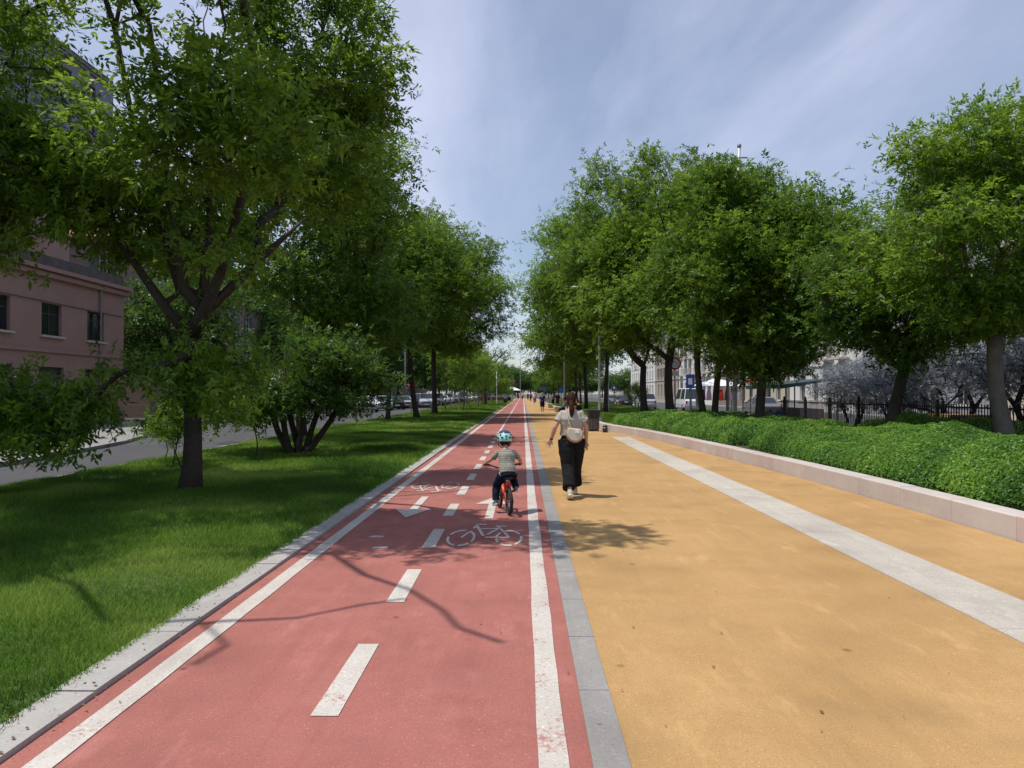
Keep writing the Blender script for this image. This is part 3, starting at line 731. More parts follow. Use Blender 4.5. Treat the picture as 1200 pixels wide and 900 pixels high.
tA = tree('bed_tree', 'leafy tree overhanging the footpath beyond the lamp post', (5.0, 60.0, RZ), GR, seed=48, fork=3.6, tr=.16,
     crowns=[(-.5,0,8.0,3.9,3.6,3.6,230), (-1.0,0,11.8,.9,.9,1.4,10)], mind=.95, sprays=34, slen=.55, nleaf=5, sig=(.55,.3))
tB = tree('bed_tree', 'mid green tree next along the right row after the overhanging one', (5.2, 74.0, RZ), GR, seed=49, fork=3.2, tr=.15,
     crowns=[(-.5,0,7.4,4.2,3.8,3.7,230)], mind=1.0, sprays=34, slen=.62, nleaf=5, sig=(.6,.32))
i = 0
for (y, x, s, src) in ((88, 5.3, .95, tA), (103, 5.0, .9, tB), (120, 5.4, .95, tA), (140, 5.2, .9, tB), (165, 5.3, .95, tA), (195, 5.2, .9, tB)):
    retree(src, 'tree far down the right row beyond the benches', (x+1.4, y, RZ), 1.3*i+.4, (s*.82, s*.85), 'far trees of the right row'); i += 1
# staked young trees and others on the left verge
tS = tree('young_tree', 'young slender tree tied to stakes among the left verge saplings', (-5.2, 66, LZ), 'young trees on the left verge', (M_barkp, M_leafr), seed=61, fork=2.3, tr=.05,
     crowns=[(0,0,4.3,1.3,1.3,1.9,44)], mind=.55, sprays=37, slen=0.319, nleaf=5, sig=(.32,.25))
for i, (x, y, s) in enumerate(((-7.2, 70, 1.15), (-4.6, 78, .9), (-6.8, 86, 1.2), (-5.0, 95, 1.1), (-7.6, 102, 1.3), (-6.0, 110, 1.2))):
    retree(tS, 'young slender tree tied to stakes among the left verge saplings', (x, y, LZ), i*1.7, (s, s), 'young trees on the left verge')
for i, (x, y) in enumerate(((-5.2,66),(-7.2,70),(-4.6,78),(-6.8,86),(-5.0,95),(-7.6,102),(-6.0,110))):
    for sx in (-.45, .45):
        m = MB(); m.box((0, 0, .8), (.08, .08, 1.65), taper=.9); m.ell((0,0,1.63),(.035,.035,.02),6,4)
        o = m.build('tree_stake', M_wood, loc=(x+sx, y+.05*sx, LZ)); tag(o, 'pale timber stake beside a young verge tree', 'stake', 'timber stakes of the young trees')
def bare(name, loc, seed, label):
    mb, V, T = gen_tree(seed=seed, fork=4.2, tr=.2, crowns=[(0,0,6.6,2.2,2.0,1.9,40)], mind=.8, sprays=5, slen=.6, nleaf=5, sig=(.3,.3), upright=.4)
    r_ = empty(name, loc, 0, label, 'tree', GL); mb.build('trunk', M_bark, r_, smooth=True); quads_obj('crown', V, M_leafd, T, r_)
bare('verge_tree', (-4.9, 98, LZ), 71, 'almost bare dark trunk tree behind the young staked trees')
tC = tree('verge_tree', 'round crowned tree far down the left verge', (-5.4, 150, LZ), 'far trees of the left row', seed=72, fork=2.4, tr=.12,
     crowns=[(0,0,4.6,2.4,2.3,2.5,80)], mind=1.2, sprays=34, slen=.85, nleaf=5, sig=(.65,.4))
for i, (x, y, s) in enumerate(((-7.5, 128, .75), (-8, 170, .9), (-5.8, 200, .7), (-9.5, 215, 1.0), (-4.8, 232, .6))):
    retree(tC, 'round crowned tree far down the left verge', (x, y, LZ), i*2.1, (s, s), 'far trees of the left row')
# trees closing the avenue and along the far sides of the roads
tD = tree('distant_tree', 'broad dark tree closing the end of the avenue', (-6, 285, -.1), 'trees closing the avenue', (None, M_leafd), seed=73, fork=3.5, tr=.3,
     crowns=[(0,0,7.4,6.0,5.5,4.8,150)], mind=1.8, sprays=34, slen=1.3, nleaf=5, sig=(1.0,.7))
for i, (x, y, s) in enumerate(((-16,280,.9),(-26,275,1.0),(3,292,1.0),(12,284,.85),(20,280,1.0),(30,285,1.0),(-2,300,1.15),(-12,305,1.2),(8,275,.6),(-38,282,1.1),(42,290,1.1))):
    retree(tD, 'broad dark tree closing the end of the avenue', (x, y, -.1), i*1.1, (s, s*.78), 'trees closing the avenue')
mbp, V, T = gen_tree(seed=74, fork=2, tr=.2, crowns=[(0,0,4.2,4.2,3,3,60)], mind=1.4, sprays=34, slen=1.0, nleaf=5, sig=(.8,.6))
r_ = empty('plum_tree', (-7.5, 262, -.1), 0, 'dark purple leaved tree below the avenue end trees', 'tree'); mbp.build('trunk', M_bark, r_); quads_obj('crown', V, M_leafp, T, r_)
tE = tree('street_tree', 'dark tree behind the parked cars beyond the left road', (-19, 92, 0), 'trees beyond the left road', (None, M_leafd), seed=75, fork=3.2, tr=.22,
     crowns=[(0,0,8.0,5.0,4.4,4.6,200)], mind=1.25, sprays=36, slen=.8, nleaf=5, sig=(.7,.45))
for i, (x, y, s) in enumerate(((-24,84,1.0),(-18,108,1.15),(-20,126,1.2),(-19,146,1.2),(-19,170,1.2),(-29,76,1.05),(-34,92,1.2),(-18,198,1.2),(-30,118,1.3))):
    retree(tE, 'dark tree behind the parked cars beyond the left road', (x, y, 0), i*1.9+.5, (s, s), 'trees beyond the left road')
for i, (x, y, s) in enumerate(((-21.5,47,.75),)):
    retree(tE, ('dark tree over the left road seen between the crowns', 'smaller dark street tree in front of the pink building end')[i], (x, y, 0), i*1.9+.5, (s, s), 'trees beyond the left road')
# small saplings near the hero tree
tF = tree('sapling', 'thin leafy sapling at the grass edge left of the big trunk', (-7.55, 16.1, LZ), 'saplings at the grass edge', (None, M_leafr), seed=81, fork=.5, tr=.014,
     crowns=[(0,0,1.0,.42,.4,.32,22)], mind=.16, sprays=16, slen=.16, nleaf=7, sig=(.12,.08))
for (x, y, s, lb) in ((-7.0, 15.2, 1.1, 'leafy sapling between the grass edge and the big trunk'), (-8.1, 16.9, .85, 'smallest sapling, farthest left at the grass edge'), (-6.3, 17.6, 1.25, 'taller sapling just right of the big trunk')):
    retree(tF, lb, (x, y, LZ), x*3, (s, s), 'saplings at the grass edge')
# silvery shrubs beyond the fence
tG = tree('flowering_shrub', 'silvery lilac shrub spreading behind the iron fence', (14.0, 24.5, -.08), 'silvery lilac shrubs behind the fence', (M_bark, M_lilac), seed=91, fork=.9, tr=.07,
     stems=[((-.1,0),(-.5,0),.8), ((.1,0),(.5,.1),.9), ((0,.1),(0,.3),.85)], crowns=[(0,0,2.1,2.3,1.2,.9,110)], mind=.36, sprays=40, slen=.17, nleaf=7, sig=(.22,.14))
for i, (x, y, s) in enumerate(((14.2, 28.8, 1.0), (14.2, 20.8, 1.1), (14.6, 33.5, .95))):
    retree(tG, ('silvery lilac shrub behind the middle of the fence', 'silvery lilac shrub nearest the right edge of the view', 'farthest silvery lilac shrub, near the green awning')[i], (x, y, -.08), 2*i+1, (s, s), 'silvery lilac shrubs behind the fence')

def fallen(name, label, n, x0, x1, y0, y1, z, size, mat):
    X = rng.uniform(x0, x1, n); Y = y0+(y1-y0)*rng.uniform(0, 1, n)**1.3; a = rng.uniform(0, 2*PI, n); s = size*rng.uniform(.5, 1.4, n)
    t = np.stack([np.cos(a), np.sin(a), rng.normal(0, .1, n)], 1)*s[:, None]; q = np.stack([-np.sin(a), np.cos(a), rng.normal(0, .1, n)], 1)*s[:, None]*.35
    P = np.stack([X, Y, np.full(n, z)], 1)
    o = quads_obj(name, np.stack([P-t*.5, P+q, P+t*.5+[0, 0, .003], P-q], 1), mat, rng.uniform(0, 1, n)); tag(o, label, 'leaves', kind='stuff')
M_dry = leafmat('dry_leaf', (.10,.055,.02), (.20,.13,.05), (.22,.24,.06), .2, .7)
fallen('fallen_leaves', 'scattered small dry leaves on the red and sandy paths', 130, -2.25, 5.1, 3.6, 26, .012, .022, M_dry)
fallen('verge_litter', 'dry leaves and small bits caught along the left kerb', 420, -2.62, -2.22, 3, 30, .036, .022, M_dry)
fallen('bed_litter', 'dry leaves lying along the foot of the hedge', 260, 5.74, 5.86, 6, 15, .232, .04, M_dry)
# ------------------------------------------------------------------ buildings
def facade(m, org, u, length, z0, z1, openings, depth, mi=0, mr=0):
    """wall plane with real holes; u = unit direction along the wall, outward normal = u x z"""
    org = np.array(org, float); u = np.array([u[0], u[1], 0.]); nrm = np.array([u[1], -u[0], 0.])
    xs = sorted({0, length, *[o[0] for o in openings], *[o[1] for o in openings]}); zs = sorted({z0, z1, *[o[2] for o in openings], *[o[3] for o in openings]})
    def P(s, z, d=0): return org+u*s+np.array([0, 0, z])-nrm*d
    for a, b in zip(xs[:-1], xs[1:]):
        for c, d in zip(zs[:-1], zs[1:]):
            if any(o[0] <= a+1e-6 and b <= o[1]+1e-6 and o[2] <= c+1e-6 and d <= o[3]+1e-6 for o in openings): continue
            m.add([P(a, c), P(b, c), P(b, d), P(a, d)], [(0,1,2,3)], mi)
    for (a, b, c, d) in openings:
        for q in ([P(a,c), P(a,c,depth), P(b,c,depth), P(b,c)], [P(a,d), P(b,d), P(b,d,depth), P(a,d,depth)], [P(a,c), P(a,d), P(a,d,depth), P(a,c,depth)], [P(b,c), P(b,c,depth), P(b,d,depth), P(b,d)]):
            m.add(q, [(0,1,2,3)], mr)
def window_at(root, org, u, o, depth, fmat, sill=None, shutters=None, bars=2):
    u = Vector((u[0], u[1], 0)); nrm = Vector((u.y, -u.x, 0)); w_ = o[1]-o[0]; h_ = o[3]-o[2]
    c = Vector(org)+u*((o[0]+o[1])/2)+Vector((0, 0, (o[2]+o[3])/2))-nrm*(depth-.03)
    ang = math.atan2(u.y, u.x)
    key = (round(w_, 2), round(h_, 2), fmat.name, bars)
    if key not in WC:
        m = MB(); t = .07
        m.box((0,0,h_/2-t/2), (w_,.06,t)); m.box((0,0,-h_/2+t/2), (w_,.06,t)); m.box((-w_/2+t/2,0,0), (t,.06,h_-2*t)); m.box((w_/2-t/2,0,0), (t,.06,h_-2*t))
        for b in range(1, bars): m.box((-w_/2+w_*b/bars,0,0), (.05,.05,h_-2*t))
        if h_ > 1.3: m.box((0,0,h_*.18), (w_-2*t,.045,.05))
        f = m.build('window', fmat); g = MB(); g.box((0,.015,0), (w_-.1,.012,h_-.1)); gl = g.build('pane', M_glass); WC[key] = (f.data, gl.data)
        bpy.data.objects.remove(f); bpy.data.objects.remove(gl)
    f = link('window', WC[key][0], root); f.location = c; f.rotation_euler = (0, 0, ang); link('pane', WC[key][1], f)
    if sill:
        m = MB(); m.box((0,-.02,0), (w_+.25,.22,.09)); s = m.build('window_sill', sill, root); s.location = c+nrm*(depth-.01)+Vector((0,0,-h_/2-.05)); s.rotation_euler = (0,0,ang)
    if shutters:
        for sg in (-1, 1):
            m = MB(); m.box((0,0,0), (w_*.46,.05,h_))
            for k in range(int(h_/.12)): m.box((0,-.032,-h_/2+.08+k*.12), (w_*.40,.012,.05))
            s = m.build('shutter', shutters, root); s.location = c+nrm*(depth+.0)+u*(sg*(w_*.73+.02)); s.rotation_euler = (0,0,ang)
WC = {}
def building(name, label, x0, x1, y0, y1, h, mat, side, floors, bay, roofm, ww=1.1, wh=1.7, ground=4.0, sill=None, shutters=None, fmat=None, ends=(1,0), cornice=None, balc=None, group=None, grid=None, fl0=None, roofh=0, endbay=None):
    """side +1: the main face looks to +x ; -1: to -x.  ends: (near end, far end) get windows"""
    root = empty(name, ((x0+x1)/2, y0, 0), 0, label, 'building', group); ox, oy = (x0+x1)/2, y0
    m = MB(); fh = (h-ground-.6)/max(1, floors-1) if floors > 1 else 3
    def ops(length, b):
        n = max(1, int((length-.8)//b)); off = (length-n*b)/2; out = []
        for f in range(floors):
            for k in range(n):
                c = off+b*(k+.5)
                if f == 0: out.append((c-ww*.62, c+ww*.62, .9 if not fl0 else fl0[0], ground-.75))
                else:
                    zb = ground+(f-1)*fh+fh*.22; out.append((c-ww/2, c+ww/2, zb, zb+min(wh, fh*.62)))
        return out
    L_ = y1-y0; W_ = x1-x0
    faces = []
    if side > 0: faces.append(((x1-ox, 0, 0), (0, 1), L_, bay, 1)); faces.append(((x0-ox, L_, 0), (0, -1), L_, bay, 0))
    else: faces.append(((x0-ox, L_, 0), (0, -1), L_, bay, 1)); faces.append(((x1-ox, 0, 0), (0, 1), L_, bay, 0))
    faces.append(((x0-ox, 0, 0), (1, 0), W_, endbay or bay, ends[0])); faces.append(((x1-ox, L_, 0), (-1, 0), W_, endbay or bay, ends[1]))
    trim = MB()
    for org, u, ln, b, win in faces:
        o = ops(ln, b) if win else []
        facade(m, org, u, ln, -.1, h, o, .22)
        for q in o: window_at(root, org, u, q, .2, fmat or M_wfr, sill if win else None, shutters if q[2] > ground else None)
        if win:
            n_ = np.array([u[1], -u[0]]); mid = np.array(org[:2])+np.array(u)*ln/2
            ang = math.atan2(u[1], u[0])
            for z, t, d in ((ground, .16, .12), (h-.32, .22, .26), (h-.08, .18, .44)): 
                trim.box((mid[0]+n_[0]*(d/2-.02), mid[1]+n_[1]*(d/2-.02), z), (ln+d*.9, d, t), ang)
            trim.box((mid[0]+n_[0]*.03, mid[1]+n_[1]*.03, .35), (ln+.1, .10, .9), ang)
    m.add([(x0-ox,0,h),(x1-ox,0,h),(x1-ox,L_,h),(x0-ox,L_,h)], [(0,1,2,3)])
    m.build('wall', mat, root); trim.build('cornice', cornice or mat, root)
    r = MB()
    if roofh:
        e = .5; zz_ = h+.02; cxm = 0
        r.add([(x0-ox-e,-e,zz_),(x1-ox+e,-e,zz_),(x1-ox+e,L_+e,zz_),(x0-ox-e,L_+e,zz_),(0,W_*.4,zz_+roofh),(0,L_-W_*.4,zz_+roofh)], [(0,1,4),(1,2,5,4),(2,3,5),(3,0,4,5),(3,2,1,0)])
    else:
        for (c, d) in (((0,.15,h+.3),(W_,.3,.6)), ((0,L_-.15,h+.3),(W_,.3,.6)), ((x0-ox+.15,L_/2,h+.3),(.3,L_-.62,.6)), ((x1-ox-.15,L_/2,h+.3),(.3,L_-.62,.6))): r.box(c, d)
        r.box((0, L_*.4, h+.9), (W_*.4, 3, 1.8))
    r.build('roof', roofm, root)
    if balc:
        n_ = 1 if side > 0 else -1; xf = (x1-ox) if side > 0 else (x0-ox)
        nb = max(1, int((L_-.8)//bay)); off = (L_-nb*bay)/2
        for f in range(1, floors):
            for k in range(nb):
                if (k+f) % 3 == 2: continue
                c = off+bay*(k+.5) if side > 0 else L_-off-bay*(k+.5); z = ground+(f-1)*fh+fh*.16
                b = MB(); b.box((n_*.45, 0, 0), (.9, bay*.72, .16)); b.box((n_*.88, 0, .98), (.06, bay*.72, .06))
                for q in range(9): b.box((n_*.88, -bay*.34+bay*.68*q/8, .52), (.04, .05, .9))
                for sy in (-1, 1): b.box((n_*.45, sy*bay*.345, .98), (.84, .05, .06)); b.box((n_*.45, sy*bay*.345, .52), (.05, .04, .9))
                o = b.build('balcony', balc, root); o.location = (xf, c, z)
    return root
def stucco(n, c, v=.10): return surface(n, c, tuple(x*(1-v*2) for x in c), tuple(min(1, x*(1+v)) for x in c), 18, .15, .5, .9, .15, .25)
M_pinkw = stucco('faded_pink_stucco', (.38,.235,.20)); M_creamw = stucco('cream_stucco', (.52,.46,.37)); M_whitew = stucco('white_stucco', (.68,.66,.62)); M_greyw = stucco('grey_render', (.33,.33,.36))
M_beigew = stucco('beige_stone_wall', (.40,.34,.28)); M_brownw = stucco('brown_render', (.25,.19,.16)); M_tower = stucco('blue_grey_cladding', (.22,.22,.30))
M_trimw = plain('pale_stone_trim', (.5,.46,.41), .8, 0, .1, 3, .1); M_roof = plain('dark_roof', (.09,.08,.08), .8, 0, .25, 2, .3); M_tile = plain('terracotta_roof_tiles', (.28,.11,.06), .85, 0, .25, 4, .4)
M_wfr = plain('white_window_frame', (.55,.54,.5), .5, 0, .05); M_wfd = plain('dark_window_frame', (.05,.045,.045), .5, 0, .1); M_shut = plain('brown_shutter', (.10,.06,.045), .7, 0, .2); M_shutg = plain('grey_green_shutter', (.12,.15,.13), .7, 0, .2)
building('pink_building', 'faded pink stucco building with small dark barred windows, left edge', -36, -22, 14, 41, 7.4, M_pinkw, 1, 2, 3.6, M_roof, 1.5, 1.5, 3.6, sill=M_trimw, fmat=M_wfd, ends=(0,1), cornice=M_pinkw)
pb = [o for o in COL.objects if o.name.startswith('pink_building')][0]
for yy in (9.2, 24.6):
    m = MB(); m.tube([(7.10,yy,0),(7.10,yy,6.9)], .055, 8); m.tube([(7.10,yy,6.9),(7.35,yy,7.2)], .055, 8); m.build('drainpipe', M_metal, pb)
m = MB(); m.tube([(7.06,0.2,5.9),(7.06,9,5.8),(7.06,18,5.86),(7.06,26.8,5.8)], .018, 5); m.build('facade_cable', M_darkm, pb)
building('upper_storey_block', 'pink set back upper block rising behind the pink building roof', -42, -27.5, 20, 45, 13.5, M_pinkw, 1, 4, 4.2, M_roof, 1.2, 1.5, 4.0, fmat=M_wfd, ends=(1,0))
building('tower_block', 'tall blue grey tower block rising above the left tree crowns', -58, -42, 60, 76, 33, M_tower, 1, 10, 3.9, M_roof, 1.9, 1.6, 4.0, fmat=M_wfd, ends=(1,0), endbay=3.9)
building('corner_building', 'beige stone corner building with pale pilasters beyond the cross street', -42, -25, 129, 160, 13, M_beigew, 1, 4, 4.2, M_tile, 1.2, 1.9, 4.4, sill=M_trimw, shutters=M_shut, ends=(1,0), roofh=3.2)
building('apartment_building', 'grey pink apartment house seen in a gap behind the big left tree', -40, -26, 52, 74, 12.5, M_brownw, 1, 4, 3.8, M_tile, 1.1, 1.6, 4.0, sill=M_trimw, shutters=M_shutg, ends=(1,1), roofh=3)
for i, (y0, y1, h, mt, lb, bal, nm) in enumerate(((24,42,11.5,M_creamw,'cream apartment house at the right edge behind the fence',M_trimw,4),(43,58,13,M_greyw,'pale grey apartment house behind the silvery shrubs',None,4),
    (59,75,12.5,M_whitew,'white house with stacked balconies behind the twin trunk tree',M_trimw,4),(76,90,14,M_creamw,'cream house with shutters right of the round traffic sign',M_trimw,4),(91,104,9,M_brownw,'low brown grey house between two white fronts',None,3),
    (105,128,15,M_whitew,'long white house with tall windows seen left of the forked tree',M_trimw,5),(129,150,13,M_beigew,'beige stone front beyond the long white house',None,4),(151,185,15,M_whitew,'far white front behind the end of the right row',None,5))):
    building('apartment_house', lb, 26.5, 40, y0, y1, h, mt, -1, nm, 3.1, M_tile, 1.1, 1.9, 4.1, sill=M_trimw, shutters=[M_shutg, None, None, M_shut, None, None, M_shutg, None][i], ends=(1,0), balc=bal, group='house fronts along the right road', roofh=2.6 if i % 2 else 0)
# wall with piers left of corner building, low wall pillars
o = MB(); 
for k in range(14): o.box((-18.2, 100+k*3, 1.1), (.5,.5,2.4)); o.box((-18.2, 100+k*3, 2.36), (.66,.66,.14))
for k in range(13): o.box((-18.2, 101.5+k*3, .35), (.3,2.46,.8))
r_ = empty('boundary_wall', (0,0,0), 0, 'stone piers with rusty railings behind the parked cars', 'wall'); o.build('piers', M_beigew, r_)
o = MB()
for k in range(13):
    for q in range(9): o.box((-18.2, 100.4+k*3+q*.27, 1.3), (.03,.03,1.1))
    o.box((-18.2, 101.5+k*3, 1.82), (.05,2.44,.05))
o.build('railing', plain('rusty_iron', (.16,.06,.035), .8, .2, .3, 9, .2), r_)
# kiosk like pavilion with white rounded canopy at the cross street
r_ = empty('pavilion', (-27.0, 118, 0), 0, 'pale ribbed pavilion with rounded white canopy across the street', 'pavilion')
m = MB(); m.box((0,0,1.9), (5,4,3.8))
for k in range(9): m.box((-2.3+k*.575, -2.08, 1.9), (.2,.12,3.7))
m.build('wall', M_beigew, r_); m = MB(); m.tube([(-2.2,-2.7,4.0),(2.4,-2.7,4.0)], .32, 12); m.build('canopy', M_signwhite, r_); m = MB(); m.box((0,0,3.9), (5.4,4.4,.2)); m.build('roof', M_trimw, r_)

# low blocks at the end of avenue
building('low_house', 'low grey wall like house closing the left verge far away', -16, -5, 242, 248, 3.6, M_greyw, 1, 1, 3.4, M_roof, 1.1, 1.2, 3.4, ends=(1,0))
r_ = empty('white_marquee', (-3.6, 236, 0), 0, 'small white marquee roof near the end of the path', 'marquee')
m = MB(); m.add([(-3,-2,2.6),(3,-2,2.6),(3,2,2.6),(-3,2,2.6),(0,0,3.9)], [(0,1,4),(1,2,4),(2,3,4),(3,0,4),(3,2,1,0)]); m.build('roof', M_signwhite, r_)
for sx in (-2.8, 2.8):
    for sy in (-1.8, 1.8): m = MB(); m.tube([(sx,sy,0),(sx,sy,2.6)], .05, 6); m.build('post', M_pale_metal, r_)

# iron fence right
def iron_fence(label, x, y0, y1, z, h):
    r_ = empty('iron_fence', (x, y0, z), 0, label, 'fence'); m = MB(); L_ = y1-y0
    for k in range(int(L_/.13)): m.box((0, .06+k*.13, h*.52), (.022,.022,h*.95))
    m.build('bars', M_darkm, r_); m = MB()
    for zz_ in (.14, h-.1): m.box((.0, L_/2, zz_), (.045, L_, .045))
    m.build('rail', M_darkm, r_)
    for k in range(int(L_/2.6)+1): m = MB(); m.box((0, k*2.6, h/2+.03), (.09,.09,h+.06)); m.ell((0,k*2.6,h+.1),(.06,.06,.06),8,6); m.build('post', M_darkm, r_)
iron_fence('dark iron railing running behind the hedges on the right', 12.25, 12, 36, -.02, 1.35)
r_ = empty('street_kiosk', (12.9, 15.2, -.08), 0, 'dark slatted street kiosk with pale orange top edge at the right edge', 'kiosk')
m = MB(); m.box((1.6,1.5,1.1), (2.6,3.0,2.2)); m.build('wall', M_darkm, r_); m = MB(); m.box((1.6,1.5,2.27), (3.2,3.6,.12)); m.build('roof', plain('pale_orange_edge', (.62,.33,.2), .6), r_)
m = MB()
for k in range(7): m.box((.27, 1.5, .3+k*.27), (.05,2.8,.10))
m.build('slats', M_metal, r_)
r_ = empty('street_planter', (13.0, 22.6, -.08), 0, 'dark brown wooden planter behind the fence below the silvery shrubs', 'planter')
m = MB(); m.box((0,0,.5), (1.0,2.4,1.0)); m.build('box', M_woodd, r_); m = MB(); m.box((0,0,1.03), (1.1,2.5,.08)); m.build('rim', M_wood, r_)

# ------------------------------------------------------------------ street furniture
r_ = empty('litter_bin', (3.02, 32.3, .002), R(4), 'dark grey litter bin standing by the end of the stone wall', 'bin')
m = MB(); m.prism([(-.2,-.2),(.2,-.2),(.2,.2),(-.2,.2)], 0, .06); m.box((0,0,.45), (.40,.40,.78), taper=1.2); m.build('body', M_darkm, r_)
m = MB()
for k in range(7):
    for s_ in (-1, 1): m.box((-.17+k*.057, s_*.218, .45), (.02,.012,.7)); m.box((s_*.218, -.17+k*.057, .45), (.012,.02,.7))
m.build('ribs', M_metal, r_); m = MB(); m.box((0,0,.87), (.54,.54,.07)); m.box((0,0,.935), (.40,.40,.07), taper=.7); m.build('lid', M_darkm, r_)
r_ = empty('bollard', (3.40, 31.2, .002), 0, 'very short dark block bollard right of the litter bin', 'bollard'); m = MB(); m.lathe([(0,0),(.10,0),(.11,.03),(.10,.26),(.07,.30),(0,.31)], n=14); m.build('body', M_darkm, r_, smooth=True); m = MB(); m.lathe([(.104,.18),(.112,.19),(.104,.20)], n=14); m.build('ring', M_metal, r_)
def pole(name, label, x, y, h, r, mat, z=0, cat='pole', group=None, arm=None, lamp=False, lean=0):
    r_ = empty(name, (x, y, z), 0, label, cat, group)
    m = MB(); m.tube([(0,0,0),(0,0,h*.02),(lean*.5,0,h*.5),(lean,0,h)], [r*1.5, r*1.1, r*.95, r*.7], 10); m.build('pole', mat, r_, smooth=True)
    m = MB(); m.lathe([(r*2.2,0),(r*2.2,.05),(r*1.3,.22)], n=12); m.build('base', mat, r_)
    if arm: m = MB(); m.tube([(lean,0,h-.1),(lean+arm*.5,0,h+.35),(lean+arm,0,h+.4)], [r*.7, r*.5, r*.4], 8); m.build('arm', mat, r_)
    if lamp: m = MB(); m.ell((lean+(arm or 0),0,h+(.4 if arm else .1)),(.34,.16,.09),12,6); m.build('lamp_head', M_metal, r_, smooth=True)
    return r_
pole('lamp_post', 'thin pale lamp post rising just behind the litter bin', 3.75, 37, 6.2, .06, M_pale_metal, .24, 'lamp post', None, -1.1, True)
pole('lamp_post', 'grey lamp post standing in the crowd of benches far down the right row', 3.9, 71, 7.5, .10, M_metal, 0, 'lamp post', None, -1.2, True)
pole('metal_pole', 'thin galvanised pole just right of the slim lamp post', 6.0, 53, 5.5, .05, M_pale_metal, .24)
pole('metal_pole', 'pale pole right of the forked tree in front of the white house', 12.0, 52, 9, .09, M_pale_metal, -.02)
pole('metal_pole', 'brown grey pole between the twin trunks and the thick trunk', 11.4, 42, 8, .09, M_metal, -.02)
pole('metal_pole', 'pale post at the left road kerb beside the white parked car', -8.35, 41, 3.6, .045, M_pale_metal, .03)
pole('metal_pole', 'white post beside the almost bare verge tree', -3.6, 102, 4.6, .07, M_signwhite, .03)
pole('metal_pole', 'tall grey pole in the middle distance of the avenue end', -.9, 245, 14, .12, M_metal, 0)
# catenary masts
def mast(label, x, y, h, lean, sg):
    r_ = empty('tram_mast', (x, y, -.02), 0, label, 'mast', None)
    m = MB(); m.tube([(0,0,0),(lean*.5,0,h*.5),(lean,0,h)], [.15,.12,.09], 12); m.build('pole', M_pale_metal, r_, smooth=True)
    m = MB(); m.box((lean,0,h-.65), (1.0,.07,.07)); m.ell((lean,0,h+.05),(.13,.13,.16),10,6); m.build('crossbar', M_metal, r_)
    m = MB(); m.tube([(lean*.9,0,h-2.6),(lean-sg*1.9,0,h-1.9),(lean-sg*2.1,0,h-1.2)], .035, 6); m.tube([(lean*.9,0,h-3.0),(lean-sg*3.0,0,h-2.5),(lean-sg*3.5,0,h-.9)], .035, 6); m.build('bracket', M_metal, r_)
mast('tall pale mast topping out above the right tree crowns', 12.6, 45, 16.4, .35, 1)
mast('grey mast behind the red no entry sign', -14.2, 90, 11, 0, -1)
# wires
for nm, lb, pts in (('overhead_wire', 'thin overhead wire crossing above the left road', [(-30,92,8.6),(-14.2,90,8.3),(12,88,8.4),(26,88,8.8)]), ('overhead_wire', 'second higher overhead wire over the avenue end', [(-26,150,10.2),(0,149,9.4),(26,150,10.3)])):
    m = MB(); m.tube(pts, .022, 5); tag(m.build(nm, M_darkm), lb, 'wire')
# signs
def no_entry(x, y, zc, d, rz):
    r_ = empty('no_entry_sign', (x, y, -.05), rz, 'red no entry sign with white bar on a grey post', 'road sign')
    m = MB(); m.tube([(0,.03,0),(0,.03,zc+d*.6)], .035, 8); m.build('post', M_metal, r_)
    m = MB(); Q = [(d/2*math.cos(a), 0, zc+d/2*math.sin(a)) for a in np.linspace(0, 2*PI, 32, endpoint=False)]
    m.add(Q+[(q[0], -.02, q[2]) for q in Q], [tuple(range(32)), tuple(range(63, 31, -1))]+[(i, (i+1) % 32, 32+(i+1) % 32, 32+i) for i in range(32)]); m.build('disc', M_signred, r_)
    m = MB(); m.box((0,-.024,zc), (d*.72,.006,d*.17)); m.build('bar', M_signwhite, r_)
no_entry(-8.95, 60, 2.32, .60, R(4))
r_ = empty('turn_ban_sign', (8.05, 39.9, .22), R(-6), 'round red ringed sign with dark blue bent arrow beside the forked trunk', 'road sign')
m = MB(); m.tube([(0,.03,0),(0,.03,3.2)], .035, 8); m.build('post', M_metal, r_)
def disc(rr, y, zc, n=36, x=0): return [(x+rr*math.cos(a), y, zc+rr*math.sin(a)) for a in np.linspace(0, 2*PI, n, endpoint=False)]
m = MB(); q0 = disc(.33, 0, 2.98); q1 = disc(.33, -.02, 2.98); m.add(q0+q1, [tuple(range(36)), tuple(range(71, 35, -1))]+[(i, (i+1) % 36, 36+(i+1) % 36, 36+i) for i in range(36)]); m.build('ring', M_signred, r_)
m = MB(); m.add(disc(.24, -.023, 2.98), [tuple(range(35, -1, -1))]); m.build('disc', M_signwhite, r_)
m = MB(); m.tube([(-.10,-.027,3.08),(.02,-.027,3.09),(.09,-.027,3.02),(.13,-.027,2.90)], [(.004,.045)]*4, 6, up=(0,1,0)); m.add([(-.08,-.028,3.16),(-.08,-.028,3.0),(-.20,-.028,3.08)], [(0,1,2)]); m.build('arrow', M_signblue, r_)
m = MB(); m.box((0,-.012,2.45), (.42,.02,.26)); m.build('sub_plate', M_signwhite, r_)
def blue_sign(label, x, y, z, zc, w_, h_, white=None):
    r_ = empty('blue_sign', (x, y, z), 0, label, 'road sign')
    m = MB(); m.tube([(0,.03,0),(0,.03,zc+h_*.6)], .04, 8); m.build('post', M_metal, r_); m = MB(); m.box((0,-.01,zc), (w_,.03,h_)); m.build('plate', M_signblue, r_)
    if white: m = MB(); m.box((0,-.028,zc), (w_*.5,.006,h_*.45)); m.build('symbol_panel', M_signwhite, r_)
blue_sign('blue sign on a post far down the footpath above the walkers', 4.3, 155, 0, 2.6, .7, .75)
